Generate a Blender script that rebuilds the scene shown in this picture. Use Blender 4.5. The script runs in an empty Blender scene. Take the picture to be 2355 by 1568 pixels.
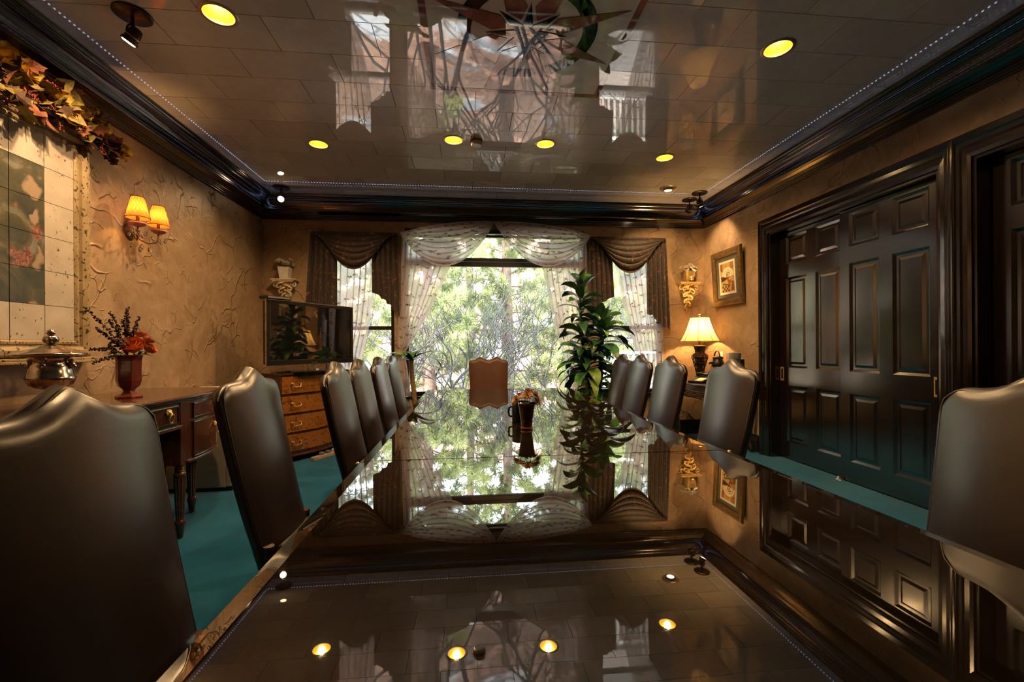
import bpy, bmesh, math, random
import numpy as np
from mathutils import Vector, Matrix
PI = math.pi
R = math.radians
random.seed(7)
SC = bpy.context.scene
COL = SC.collection

# ------------------------------------------------------------------ camera, sky, sun, exposure
cam_d = bpy.data.cameras.new('camera')
cam = bpy.data.objects.new('camera', cam_d)
COL.objects.link(cam)
cam_d.sensor_width = 36.0
cam_d.lens = 36.0 * 1006.5 / 2355.0
cam_d.shift_y = 13.08 / 2355.0
cam_d.clip_start = 0.02
cam.matrix_world = (Matrix.Translation((0, 0, 1.2)) @ Matrix.Rotation(-0.1009, 4, 'Z')
                    @ Matrix.Rotation(PI / 2, 4, 'X') @ Matrix.Rotation(-0.0061, 4, 'Z'))
SC.camera = cam

world = bpy.data.worlds.new('sky')
SC.world = world
world.use_nodes = True
wn = world.node_tree
wn.nodes.clear()
w_out = wn.nodes.new('ShaderNodeOutputWorld')
w_bg = wn.nodes.new('ShaderNodeBackground')
w_bg.inputs['Color'].default_value = (0.80, 0.92, 1.0, 1)
w_bg.inputs['Strength'].default_value = 24.0
wn.links.new(w_bg.outputs[0], w_out.inputs[0])

sun_d = bpy.data.lights.new('sun', 'SUN')
sun_d.energy = 38.0
sun_d.angle = R(1.0)
sun_d.color = (1.0, 0.95, 0.84)
sun = bpy.data.objects.new('sun', sun_d)
COL.objects.link(sun)
sun.rotation_euler = Vector((0.45, 0.38, -0.85)).to_track_quat('-Z', 'Y').to_euler()

CAN_W = 66.0          # recessed lamp power
SC.view_settings.view_transform = 'Standard'
SC.view_settings.look = 'None'
SC.view_settings.exposure = 0.45
SC.view_settings.gamma = 1.0
SC.view_settings.use_curve_mapping = False
cy = SC.cycles
cy.use_denoising = True
cy.max_bounces = 10
cy.diffuse_bounces = 4
cy.glossy_bounces = 5
cy.transmission_bounces = 6
cy.transparent_max_bounces = 24
cy.caustics_reflective = False
cy.caustics_refractive = False
cy.sample_clamp_indirect = 4.0
cy.sample_clamp_direct = 0.0

# room (metres)
XL, XR, YB, YF = -2.528, 3.238, 5.709, -1.5
ZC = 3.075

# ------------------------------------------------------------------ materials
MATS = {}
def newmat(name):
    m = bpy.data.materials.new(name)
    m.use_nodes = True
    nt = m.node_tree
    nt.nodes.clear()
    out = nt.nodes.new('ShaderNodeOutputMaterial')
    MATS[name] = m
    return m, nt, out
def nd(nt, t, **kw):
    n = nt.nodes.new(t)
    for k, v in kw.items():
        if k.startswith('i_'):
            n.inputs[k[2:].replace('_', ' ')].default_value = v
        else:
            setattr(n, k, v)
    return n
def ramp(nt, stops, src, interp='LINEAR'):
    r = nt.nodes.new('ShaderNodeValToRGB')
    cr = r.color_ramp
    cr.interpolation = interp
    while len(cr.elements) > 1:
        cr.elements.remove(cr.elements[-1])
    cr.elements[0].position = stops[0][0]
    cr.elements[0].color = (*stops[0][1], 1)
    for p, c in stops[1:]:
        e = cr.elements.new(p)
        e.color = (*c, 1)
    nt.links.new(src, r.inputs[0])
    return r.outputs[0]
def coords(nt, kind='Object', scale=(1, 1, 1)):
    if kind == 'World':
        src = nt.nodes.new('ShaderNodeNewGeometry').outputs['Position']
    else:
        src = nt.nodes.new('ShaderNodeTexCoord').outputs[kind]
    mp = nt.nodes.new('ShaderNodeMapping')
    mp.inputs['Scale'].default_value = scale
    nt.links.new(src, mp.inputs['Vector'])
    return mp.outputs[0]
def noise(nt, vec, scale, detail=4, rough=.55, dist=0.0):
    n = nd(nt, 'ShaderNodeTexNoise')
    n.inputs['Scale'].default_value = scale
    n.inputs['Detail'].default_value = detail
    n.inputs['Roughness'].default_value = rough
    n.inputs['Distortion'].default_value = dist
    nt.links.new(vec, n.inputs['Vector'])
    return n.outputs['Fac']
def math_n(nt, op, a, b=None):
    m = nt.nodes.new('ShaderNodeMath')
    m.operation = op
    for i, x in enumerate((a, b)):
        if x is None: continue
        if isinstance(x, (int, float)): m.inputs[i].default_value = x
        else: nt.links.new(x, m.inputs[i])
    return m.outputs[0]
def mixc(nt, fac, a, b, mode='MIX'):
    m = nt.nodes.new('ShaderNodeMix')
    m.data_type = 'RGBA'
    m.blend_type = mode
    for sock, x in ((m.inputs[0], fac), (m.inputs[6], a), (m.inputs[7], b)):
        if isinstance(x, (int, float)): sock.default_value = x
        elif isinstance(x, tuple): sock.default_value = (*x, 1)
        else: nt.links.new(x, sock)
    return m.outputs[2]
def bump(nt, h, strength=.3, dist=.01):
    b = nt.nodes.new('ShaderNodeBump')
    b.inputs['Strength'].default_value = strength
    b.inputs['Distance'].default_value = dist
    nt.links.new(h, b.inputs['Height'])
    return b.outputs[0]
def pbsdf(nt, out, color=(.5, .5, .5), rough=.5, metal=0.0, ior=1.5, coat=0.0, coat_rough=.05, normal=None, spec=.5, sheen=0.0, coat_ior=1.5):
    p = nt.nodes.new('ShaderNodeBsdfPrincipled')
    if isinstance(color, tuple): p.inputs['Base Color'].default_value = (*color, 1)
    else: nt.links.new(color, p.inputs['Base Color'])
    if isinstance(rough, (int, float)): p.inputs['Roughness'].default_value = rough
    else: nt.links.new(rough, p.inputs['Roughness'])
    p.inputs['Metallic'].default_value = metal
    p.inputs['IOR'].default_value = ior
    p.inputs['Specular IOR Level'].default_value = spec
    p.inputs['Coat Weight'].default_value = coat
    p.inputs['Coat Roughness'].default_value = coat_rough
    p.inputs['Coat IOR'].default_value = coat_ior
    p.inputs['Sheen Weight'].default_value = sheen
    if normal is not None: nt.links.new(normal, p.inputs['Normal'])
    nt.links.new(p.outputs[0], out.inputs[0])
    return p
def plain(name, color, rough=.5, metal=0.0, vary=.12, nscale=18, bmp=.12, coat=0.0, ior=1.5, spec=.5):
    m, nt, out = newmat(name)
    v = coords(nt)
    n = noise(nt, v, nscale)
    dark = tuple(c * (1 - vary) for c in color)
    lite = tuple(min(1, c * (1 + vary)) for c in color)
    c = ramp(nt, [(.3, dark), (.7, lite)], n)
    nb = bump(nt, noise(nt, v, nscale * 6, 3), bmp, .002) if bmp else None
    pbsdf(nt, out, c, rough, metal, ior, coat, .06, nb, spec)
    return m
def emit(name, color, strength, sample=True):
    m, nt, out = newmat(name)
    e = nt.nodes.new('ShaderNodeEmission')
    e.inputs[0].default_value = (*color, 1)
    e.inputs[1].default_value = strength
    nt.links.new(e.outputs[0], out.inputs[0])
    if not sample:
        try: m.cycles.emission_sampling = 'NONE'
        except Exception: pass
    return m
def wood(name, dark, lite, rough=.25, coat=.6, grain=(26, 26, 1.2), burl=False, ior=1.5, coat_ior=1.5):
    m, nt, out = newmat(name)
    v = coords(nt, 'Object', grain)
    if burl:
        n = noise(nt, v, 7, 6, .6, 2.2)
        c = ramp(nt, [(.3, dark), (.52, lite), (.7, tuple(x * .55 for x in lite))], n)
    else:
        n = noise(nt, v, 3.2, 6, .62, .8)
        c = ramp(nt, [(.3, dark), (.7, lite)], n)
    nb = bump(nt, n, .06, .003)
    pbsdf(nt, out, c, rough, 0, ior, coat, .07, nb, coat_ior=coat_ior)
    return m

# trowelled plaster walls
m, nt, out = newmat('plaster')
v = coords(nt, 'World')
big = noise(nt, v, 1.3, 5, .6, .6)
mid = noise(nt, v, 6.0, 5, .6, 1.0)
warp = nd(nt, 'ShaderNodeTexNoise'); warp.inputs['Scale'].default_value = 3.0; nt.links.new(v, warp.inputs['Vector'])
wv = nt.nodes.new('ShaderNodeVectorMath'); wv.operation = 'MULTIPLY_ADD'
nt.links.new(warp.outputs['Color'], wv.inputs[0]); wv.inputs[1].default_value = (.32, .32, .32); nt.links.new(v, wv.inputs[2])
def ridges(scale, lo, hi):
    vo = nd(nt, 'ShaderNodeTexVoronoi', feature='DISTANCE_TO_EDGE')
    vo.inputs['Scale'].default_value = scale
    nt.links.new(wv.outputs[0], vo.inputs['Vector'])
    mr = nt.nodes.new('ShaderNodeMapRange')
    mr.inputs['From Min'].default_value = 0; mr.inputs['From Max'].default_value = .028
    mr.inputs['To Min'].default_value = 1; mr.inputs['To Max'].default_value = 0
    nt.links.new(vo.outputs['Distance'], mr.inputs['Value'])
    mk = nt.nodes.new('ShaderNodeMapRange')
    mk.inputs['From Min'].default_value = lo; mk.inputs['From Max'].default_value = hi
    nt.links.new(noise(nt, v, scale * .9, 2, .5, 0), mk.inputs['Value'])
    return math_n(nt, 'MULTIPLY', mr.outputs[0], mk.outputs[0])
rid = math_n(nt, 'ADD', ridges(2.6, .50, .57), ridges(5.6, .53, .60))
hgt = math_n(nt, 'ADD', math_n(nt, 'MULTIPLY', rid, 1.0), math_n(nt, 'MULTIPLY', mid, .8))
base = ramp(nt, [(.28, (.215, .135, .074)), (.5, (.345, .228, .132)), (.74, (.48, .34, .22))], big)
c2 = mixc(nt, .45, base, ramp(nt, [(.3, (.21, .13, .072)), (.7, (.50, .36, .235))], mid))
c3 = mixc(nt, math_n(nt, 'MULTIPLY', rid, .30), c2, (.17, .095, .045))
pbsdf(nt, out, c3, .48, normal=bump(nt, hgt, .65, .014))

# teal carpet
m, nt, out = newmat('carpet')
v = coords(nt, 'World')
n1 = noise(nt, v, 240, 3, .7)
n2 = noise(nt, v, 5, 4, .6, .8)
c = mixc(nt, .5, ramp(nt, [(.3, (.000, .060, .125)), (.7, (.003, .160, .320))], n1), ramp(nt, [(.35, (.0, .085, .17)), (.65, (.002, .145, .29))], n2))
pbsdf(nt, out, c, .95, normal=bump(nt, n1, .8, .004), spec=.1, sheen=.2)

# glossy laminate ceiling tiles
m, nt, out = newmat('laminate_tile')
v = coords(nt, 'World')
oi = nt.nodes.new('ShaderNodeObjectInfo')
n1 = noise(nt, v, 3.2, 7, .62, .5)
n2 = noise(nt, v, 16, 5, .6, .4)
c = mixc(nt, .4, ramp(nt, [(.3, (.62, .60, .59)), (.7, (.72, .70, .69))], n1), ramp(nt, [(.35, (.58, .56, .55)), (.65, (.74, .72, .71))], n2))
rv = nt.nodes.new('ShaderNodeMapRange'); rv.inputs['To Min'].default_value = .86; rv.inputs['To Max'].default_value = 1.12
nt.links.new(oi.outputs['Random'], rv.inputs['Value'])
hs = nt.nodes.new('ShaderNodeHueSaturation'); nt.links.new(rv.outputs[0], hs.inputs['Value']); nt.links.new(c, hs.inputs['Color'])
pbsdf(nt, out, hs.outputs[0], 0.015, ior=1.75, normal=bump(nt, n2, .006, .004))

# black-brown table glass
m, nt, out = newmat('table_glass')
v = coords(nt, 'World')
c = ramp(nt, [(.3, (.012, .008, .005)), (.7, (.020, .013, .008))], noise(nt, v, 9))
pbsdf(nt, out, c, .010, ior=4.2)

wood('espresso', (.004, .002, .0012), (.014, .0065, .004), .15, .0, (30, 30, 1.4), ior=1.95)
wood('door_lacquer', (.004, .002, .0012), (.013, .006, .004), .16, .0, (30, 30, 1.4), ior=2.7)
wood('espresso_flat', (.006, .0035, .002), (.022, .012, .008), .28, .55, (1.4, 30, 30))
wood('mahogany', (.035, .010, .004), (.13, .042, .016), .2, .7, (1.6, 22, 22))
wood('walnut', (.025, .008, .0035), (.085, .028, .012), .22, .7, (22, 22, 1.6))
wood('burl', (.045, .013, .003), (.33, .125, .024), .2, .7, (1.6, 1.6, 2.0), True)
wood('console_wood', (.018, .008, .004), (.07, .032, .016), .35, .4, (3, 3, 3))
plain('dark_frame', (.010, .008, .008), .35, vary=.3)
plain('black_plastic', (.008, .008, .009), .3, vary=.2, bmp=0)
plain('grey_plastic', (.16, .16, .17), .35, vary=.1)
plain('white_plastic', (.62, .58, .52), .4, vary=.05, bmp=0)
plain('fridge_paint', (.40, .33, .26), .45, vary=.06)
plain('brass', (.85, .58, .22), .30, .7, vary=.2)
plain('antique_gold', (.17, .105, .04), .42, .5, vary=.35, nscale=30)
plain('bronze', (.055, .035, .024), .34, .85, vary=.4, nscale=40)
plain('lamp_metal', (.055, .030, .016), .4, .55, vary=.5, nscale=45)
plain('silver', (.62, .54, .48), .18, 1.0, vary=.35, nscale=22)
plain('plaster_cast', (.78, .66, .48), .6, vary=.18, nscale=22, bmp=.3)
plain('gilt_cast', (.50, .34, .14), .45, .15, vary=.35, nscale=26, bmp=.3)
plain('white_ceramic', (.84, .80, .74), .45, vary=.08)
plain('red_lacquer', (.17, .028, .018), .28, vary=.3, nscale=12, coat=.3)
plain('mug_glaze', (.010, .016, .016), .2, vary=.2, bmp=0)
plain('amber_glaze', (.14, .062, .022), .16, vary=.45, nscale=20, coat=.5)
plain('orange_band', (.42, .12, .03), .4, vary=.2)
plain('dried_tan', (.62, .37, .15), .7, vary=.3, nscale=40)
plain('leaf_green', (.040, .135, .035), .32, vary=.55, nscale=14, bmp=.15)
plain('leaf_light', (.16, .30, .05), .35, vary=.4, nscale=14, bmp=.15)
plain('leaf_dark', (.022, .080, .035), .3, vary=.5, nscale=14, bmp=.15)  # darker leaf green, mixed in at random and used for stems
plain('cane_bark', (.24, .135, .055), .75, vary=.35, nscale=40, bmp=.5)
plain('soil', (.03, .02, .013), .95, vary=.4, nscale=60, bmp=.6)
plain('terracotta', (.10, .045, .03), .6, vary=.25)
plain('autumn_olive', (.22, .165, .035), .7, vary=.5, nscale=30)
plain('autumn_rust', (.20, .062, .022), .7, vary=.5, nscale=30)
plain('autumn_yellow', (.62, .43, .07), .6, vary=.3, nscale=30)
plain('autumn_brown', (.085, .040, .018), .75, vary=.5, nscale=30)
plain('berry_red', (.20, .025, .018), .4, vary=.4, nscale=30)
plain('berry_plum', (.035, .012, .018), .45, vary=.5, nscale=30)
plain('rose_orange', (.85, .27, .055), .55, vary=.35, nscale=30)
plain('rose_pink', (.75, .27, .20), .55, vary=.35, nscale=30)
plain('cream_petal', (.82, .76, .66), .6, vary=.2, nscale=30)
plain('twig_bark', (.0035, .003, .0035), .8, vary=.4, nscale=30)
plain('pine_bark', (.13, .075, .055), .9, vary=.5, nscale=12, bmp=.7)
plain('deck_paint', (.55, .52, .50), .6, vary=.1)
plain('deck_board', (.16, .12, .10), .8, vary=.3)
plain('paper', (.66, .56, .40), .6, vary=.05, bmp=0)
plain('mat_board', (.075, .072, .060), .7, vary=.12)
plain('ink_brown', (.20, .075, .025), .6, vary=.3)
plain('ink_dark', (.028, .016, .012), .6, vary=.2)
plain('ink_tan', (.40, .23, .085), .6, vary=.25)
plain('ink_green', (.06, .10, .05), .6, vary=.2)
plain('ring_blue', (.010, .020, .030), .02, vary=.4, nscale=10, bmp=0, ior=1.75)
plain('star_blue', (.022, .050, .068), .02, vary=.4, nscale=10, bmp=0, ior=1.75)
plain('star_pale', (.30, .26, .22), .02, vary=.2, nscale=10, bmp=0, ior=1.75)
plain('medallion_red', (.26, .115, .095), .02, vary=.35, nscale=10, bmp=0, ior=1.75)
plain('medallion_field', (.66, .64, .63), .02, vary=.12, nscale=9, bmp=0, ior=1.75)
plain('gold_reflector', (.86, .66, .10), .35, .55, vary=.05, bmp=0)
plain('can_trim', (.40, .30, .22), .3, .5, vary=.1, bmp=0)
plain('ceiling_dark', (.03, .025, .02), .9)
plain('stucco_out', (.30, .25, .20), .9)
emit('bulb_white', (1.0, .86, .52), 12.0)
emit('bulb_warm', (1.0, .58, .22), 9.0)
emit('led_white', (.52, .62, 1.0), 2.6, False)
emit('spot_glow', (1.0, .66, .36), 30.0)

# TV screen
m, nt, out = newmat('screen_glass')
pbsdf(nt, out, (.006, .006, .008), .03, ior=1.8)

# leather
m, nt, out = newmat('leather')
v = coords(nt, 'Object')
n1 = noise(nt, v, 5, 4, .6, .5)
n2 = noise(nt, v, 170, 3, .6)
c = ramp(nt, [(.3, (.012, .0040, .0032)), (.7, (.022, .0075, .006))], n1)
hb = math_n(nt, 'ADD', math_n(nt, 'MULTIPLY', n2, .25), noise(nt, v, 9, 3, .6))
pbsdf(nt, out, c, .34, ior=1.85, normal=bump(nt, hb, .12, .006))
m, nt, out = newmat('leather_warm')
v = coords(nt, 'Object')
n1 = noise(nt, v, 5, 4, .6, .5)
n2 = noise(nt, v, 170, 3, .6)
c = ramp(nt, [(.3, (.065, .022, .011)), (.7, (.090, .032, .016))], n1)
pbsdf(nt, out, c, .42, normal=bump(nt, n2, .1, .003))

# fabrics
def sheer(name, color, fac):
    m, nt, out = newmat(name)
    v = coords(nt, 'World')
    c = ramp(nt, [(.35, tuple(x * .88 for x in color)), (.65, color)], noise(nt, v, 60, 3))
    tr = nt.nodes.new('ShaderNodeBsdfTransparent')
    tl = nt.nodes.new('ShaderNodeBsdfTranslucent'); nt.links.new(c, tl.inputs[0])
    df = nt.nodes.new('ShaderNodeBsdfDiffuse'); nt.links.new(c, df.inputs[0])
    m1 = nt.nodes.new('ShaderNodeMixShader'); m1.inputs[0].default_value = .5
    nt.links.new(tl.outputs[0], m1.inputs[1]); nt.links.new(df.outputs[0], m1.inputs[2])
    m2 = nt.nodes.new('ShaderNodeMixShader'); m2.inputs[0].default_value = fac
    nt.links.new(tr.outputs[0], m2.inputs[1]); nt.links.new(m1.outputs[0], m2.inputs[2])
    nt.links.new(m2.outputs[0], out.inputs[0])
    return m
sheer('sheer', (.86, .81, .90), .70)
sheer('sheer_swag', (.86, .80, .78), .80)
plain('sprig_print', (.045, .033, .028), .8, vary=.3, bmp=0)
def shade_cloth(name, color, tfac):
    m, nt, out = newmat(name)
    v = coords(nt, 'Object')
    c = ramp(nt, [(.35, tuple(x * .9 for x in color)), (.65, color)], noise(nt, v, 90, 3))
    tl = nt.nodes.new('ShaderNodeBsdfTranslucent'); nt.links.new(c, tl.inputs[0])
    df = nt.nodes.new('ShaderNodeBsdfDiffuse'); nt.links.new(c, df.inputs[0])
    m1 = nt.nodes.new('ShaderNodeMixShader'); m1.inputs[0].default_value = 1 - tfac
    nt.links.new(tl.outputs[0], m1.inputs[1]); nt.links.new(df.outputs[0], m1.inputs[2])
    nt.links.new(m1.outputs[0], out.inputs[0])
shade_cloth('lamp_cloth', (.62, .47, .26), .45)
shade_cloth('sconce_cloth', (.55, .18, .035), .5)
plain('shade_trim', (.07, .035, .015), .7)

m, nt, out = newmat('tapestry')
v = coords(nt, 'World')
n1 = noise(nt, v, 7, 4, .6, 1.6)
n2 = noise(nt, v, 26, 4, .6, 1.8)
base = ramp(nt, [(.35, (.007, .005, .004)), (.5, (.026, .007, .006)), (.62, (.012, .010, .009))], n1)
gold = ramp(nt, [(.57, (0, 0, 0)), (.64, (1, 1, 1))], noise(nt, v, 11, 4, .6, 2.4))
c = mixc(nt, gold, base, ramp(nt, [(.35, (.11, .050, .013)), (.52, (.21, .105, .030)), (.58, (.095, .014, .012)), (.66, (.05, .065, .065))], noise(nt, v, 9, 3, .5, .5)))
pbsdf(nt, out, c, .62, normal=bump(nt, n2, .2, .003), sheen=.25)

# crackle tiles, stone frame
def speck(name, a, b, pit, sc=34, lo=.63):
    m, nt, out = newmat(name)
    v = coords(nt, 'World')
    oi = nt.nodes.new('ShaderNodeObjectInfo')
    pits = ramp(nt, [(lo, (0, 0, 0)), (lo + .04, (1, 1, 1))], noise(nt, coords(nt, 'World', (1, 1.5, 1)), sc, 3, .55, .4))
    c = mixc(nt, pits, ramp(nt, [(.3, a), (.7, b)], noise(nt, v, 7, 4)), pit)
    pbsdf(nt, out, c, .45, normal=bump(nt, math_n(nt, 'SUBTRACT', 1.0, pits), .4, .004))
speck('crackle_tile', (.46, .40, .34), (.60, .53, .46), (.11, .05, .025), 34, .66)
speck('travertine', (.28, .20, .095), (.46, .35, .20), (.055, .028, .012), 40, .58)
m, nt, out = newmat('floral_print')
v = coords(nt, 'World')
d1 = noise(nt, v, 4, 5, .6, 1.2)
back = ramp(nt, [(.30, (.030, .026, .030)), (.46, (.055, .060, .040)), (.56, (.10, .085, .045)), (.68, (.24, .25, .22))], d1)
vo = nd(nt, 'ShaderNodeTexVoronoi'); vo.inputs['Scale'].default_value = 7.5
wp = nd(nt, 'ShaderNodeTexNoise'); wp.inputs['Scale'].default_value = 9; wp.inputs['Detail'].default_value = 4; nt.links.new(v, wp.inputs['Vector'])
wm = nt.nodes.new('ShaderNodeVectorMath'); wm.operation = 'MULTIPLY_ADD'; wm.inputs[1].default_value = (.16, .16, .16)
nt.links.new(wp.outputs['Color'], wm.inputs[0]); nt.links.new(v, wm.inputs[2]); nt.links.new(wm.outputs[0], vo.inputs['Vector'])
mask = ramp(nt, [(.36, (1, 1, 1)), (.50, (0, 0, 0))], vo.outputs['Distance'])
petal = mixc(nt, ramp(nt, [(.38, (0, 0, 0)), (.6, (1, 1, 1))], noise(nt, v, 26, 5, .65, 2.5)), (.40, .19, .14), (.11, .030, .026))
hue = nd(nt, 'ShaderNodeSeparateColor'); nt.links.new(vo.outputs['Color'], hue.inputs[0])
petal = mixc(nt, ramp(nt, [(.5, (0, 0, 0)), (.55, (1, 1, 1))], hue.outputs[0]), petal, (.36, .26, .18))
sel = math_n(nt, 'MULTIPLY', mask, ramp(nt, [(.30, (0, 0, 0)), (.34, (1, 1, 1))], hue.outputs[1]))
pbsdf(nt, out, mixc(nt, sel, back, petal), .4)

# foliage outside
def needles(name, a, b):
    m, nt, out = newmat(name)
    v = coords(nt, 'World')
    c = ramp(nt, [(.3, a), (.7, b)], noise(nt, v, 2.2, 3))
    tl = nt.nodes.new('ShaderNodeBsdfTranslucent'); nt.links.new(c, tl.inputs[0])
    df = nt.nodes.new('ShaderNodeBsdfDiffuse'); nt.links.new(c, df.inputs[0])
    m1 = nt.nodes.new('ShaderNodeMixShader'); m1.inputs[0].default_value = .65
    nt.links.new(tl.outputs[0], m1.inputs[1]); nt.links.new(df.outputs[0], m1.inputs[2])
    nt.links.new(m1.outputs[0], out.inputs[0])
needles('pine_needles', (.065, .085, .035), (.33, .33, .15))
needles('pine_needles_deep', (.06, .085, .045), (.21, .24, .125))
m, nt, out = newmat('hillside')
v = coords(nt, 'World')
n1 = noise(nt, v, .35, 6, .6, .4)
n2 = noise(nt, v, 9, 5, .7)
c = mixc(nt, ramp(nt, [(.55, (0, 0, 0)), (.60, (1, 1, 1))], n1), ramp(nt, [(.3, (.15, .075, .05)), (.7, (.34, .20, .15))], n2), (.52, .53, .57))
pbsdf(nt, out, c, .95, normal=bump(nt, n2, .6, .1), spec=.1)

# window glass and crystal
m, nt, out = newmat('window_glass')
fr = nd(nt, 'ShaderNodeFresnel'); fr.inputs[0].default_value = 1.45
tr = nt.nodes.new('ShaderNodeBsdfTransparent'); tr.inputs[0].default_value = (.95, .97, .96, 1)
gl = nt.nodes.new('ShaderNodeBsdfGlossy'); gl.inputs['Roughness'].default_value = .01
mx = nt.nodes.new('ShaderNodeMixShader')
nt.links.new(fr.outputs[0], mx.inputs[0]); nt.links.new(tr.outputs[0], mx.inputs[1]); nt.links.new(gl.outputs[0], mx.inputs[2])
nt.links.new(mx.outputs[0], out.inputs[0])
m, nt, out = newmat('crystal')
gl = nt.nodes.new('ShaderNodeBsdfGlass'); gl.inputs['Roughness'].default_value = .02; gl.inputs['IOR'].default_value = 1.55
nt.links.new(gl.outputs[0], out.inputs[0])
M = MATS

# ------------------------------------------------------------------ mesh helpers
WM = {}
class MB:
    def __init__(s): s.v = []; s.f = []
    def add(s, vs, fs):
        o = len(s.v)
        s.v.extend([tuple(p) for p in vs]); s.f.extend([tuple(i + o for i in f) for f in fs])
        return s
    def box(s, x0, x1, y0, y1, z0, z1):
        vs = [(x, y, z) for z in (z0, z1) for y in (y0, y1) for x in (x0, x1)]
        return s.add(vs, [(0, 2, 3, 1), (4, 5, 7, 6), (0, 1, 5, 4), (2, 6, 7, 3), (0, 4, 6, 2), (1, 3, 7, 5)])
    def obox(s, c, mat3, hx, hy, hz):
        c = Vector(c)
        vs = [c + mat3 @ Vector((x, y, z)) for z in (-hz, hz) for y in (-hy, hy) for x in (-hx, hx)]
        return s.add(vs, [(0, 2, 3, 1), (4, 5, 7, 6), (0, 1, 5, 4), (2, 6, 7, 3), (0, 4, 6, 2), (1, 3, 7, 5)])
    def tube(s, pts, rad, seg=8, cap=True):
        pts = [Vector(p) for p in pts]; n = len(pts)
        rs = list(rad) if isinstance(rad, (list, tuple)) else [rad] * n
        o = len(s.v); ref = None
        for i, p in enumerate(pts):
            d = (pts[min(i + 1, n - 1)] - pts[max(i - 1, 0)])
            if d.length < 1e-9: d = Vector((0, 0, 1))
            d.normalize()
            if ref is None:
                ref = Vector((1, 0, 0)) if abs(d.x) < .8 else Vector((0, 1, 0))
            a = (ref - d * ref.dot(d))
            if a.length < 1e-6: a = d.orthogonal()
            a.normalize(); b = d.cross(a); ref = a
            for k in range(seg):
                t = 2 * PI * k / seg
                s.v.append(tuple(p + (a * math.cos(t) + b * math.sin(t)) * rs[i]))
        for i in range(n - 1):
            for k in range(seg):
                k2 = (k + 1) % seg
                s.f.append((o + i * seg + k, o + i * seg + k2, o + (i + 1) * seg + k2, o + (i + 1) * seg + k))
        if cap:
            s.f.append(tuple(o + k for k in reversed(range(seg))))
            s.f.append(tuple(o + (n - 1) * seg + k for k in range(seg)))
        return s
    def lathe(s, prof, seg=24, c=(0, 0, 0), cap=True, flute=0, fl_amp=0.0, phase=0.0):
        o = len(s.v); n = len(prof)
        for r, z in prof:
            for k in range(seg):
                t = 2 * PI * k / seg + phase
                rr = r * (1 + fl_amp * math.cos(flute * t)) if flute else r
                s.v.append((c[0] + rr * math.cos(t), c[1] + rr * math.sin(t), c[2] + z))
        for i in range(n - 1):
            for k in range(seg):
                k2 = (k + 1) % seg
                s.f.append((o + i * seg + k, o + i * seg + k2, o + (i + 1) * seg + k2, o + (i + 1) * seg + k))
        if cap:
            s.f.append(tuple(o + k for k in reversed(range(seg))))
            s.f.append(tuple(o + (n - 1) * seg + k for k in range(seg)))
        return s
    def ball(s, c, r, seg=10, rings=6):
        if not isinstance(r, (tuple, list)): r = (r, r, r)
        o = len(s.v)
        for i in range(1, rings):
            p = PI * i / rings
            for k in range(seg):
                t = 2 * PI * k / seg
                s.v.append((c[0] + r[0] * math.sin(p) * math.cos(t), c[1] + r[1] * math.sin(p) * math.sin(t), c[2] + r[2] * math.cos(p)))
        top = len(s.v); s.v.append((c[0], c[1], c[2] + r[2])); s.v.append((c[0], c[1], c[2] - r[2]))
        for i in range(rings - 2):
            for k in range(seg):
                k2 = (k + 1) % seg
                s.f.append((o + i * seg + k, o + (i + 1) * seg + k, o + (i + 1) * seg + k2, o + i * seg + k2))
        for k in range(seg):
            k2 = (k + 1) % seg
            s.f.append((top, o + k, o + k2))
            b = o + (rings - 2) * seg
            s.f.append((top + 1, b + k2, b + k))
        return s
    def grid(s, fn, nu, nv, closed=False):
        o = len(s.v); w = nu if closed else nu + 1
        for j in range(nv + 1):
            for i in range(w): s.v.append(tuple(fn(i / nu, j / nv)))
        for j in range(nv):
            for i in range(nu):
                i2 = (i + 1) % w if closed else i + 1
                s.f.append((o + j * w + i, o + j * w + i2, o + (j + 1) * w + i2, o + (j + 1) * w + i))
        return s
    def prism(s, poly, fn, d):
        """poly of 2-D points, fn(a, b, depth) -> xyz; a solid of thickness d"""
        n = len(poly); o = len(s.v)
        for a, b in poly: s.v.append(tuple(fn(a, b, 0)))
        for a, b in poly: s.v.append(tuple(fn(a, b, d)))
        s.f.append(tuple(o + i for i in range(n))); s.f.append(tuple(o + n + i for i in reversed(range(n))))
        for i in range(n):
            j = (i + 1) % n
            s.f.append((o + i, o + n + i, o + n + j, o + j))
        return s
    def build(s, name, mat, parent=None, smooth=None, bevel=0, sub=0, solid=0, kind=None, label=None):
        vs = s.v
        if parent is not None and parent.name in WM:
            inv = WM[parent.name].inverted()
            vs = [tuple(inv @ Vector(p)) for p in vs]
        me = bpy.data.meshes.new(name)
        me.from_pydata(vs, [], s.f)
        bm = bmesh.new(); bm.from_mesh(me)
        bmesh.ops.recalc_face_normals(bm, faces=bm.faces)
        bm.to_mesh(me); bm.free()
        me.materials.append(M[mat] if isinstance(mat, str) else mat)
        o = bpy.data.objects.new(name, me)
        COL.objects.link(o)
        if parent is not None:
            o.parent = parent
            if parent.name in WM: WM[o.name] = WM[parent.name]
        if smooth:
            me.polygons.foreach_set('use_smooth', [True] * len(me.polygons))
            if smooth is not True: me.set_sharp_from_angle(angle=R(smooth))
        if solid:
            md = o.modifiers.new('solid', 'SOLIDIFY'); md.thickness = solid; md.offset = 0
        if bevel:
            md = o.modifiers.new('bevel', 'BEVEL'); md.width = bevel; md.segments = 2; md.limit_method = 'ANGLE'; md.angle_limit = R(40)
        if sub:
            md = o.modifiers.new('sub', 'SUBSURF'); md.levels = sub; md.render_levels = sub
        if kind: o['kind'] = kind
        if label: o['label'] = label
        return o
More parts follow.
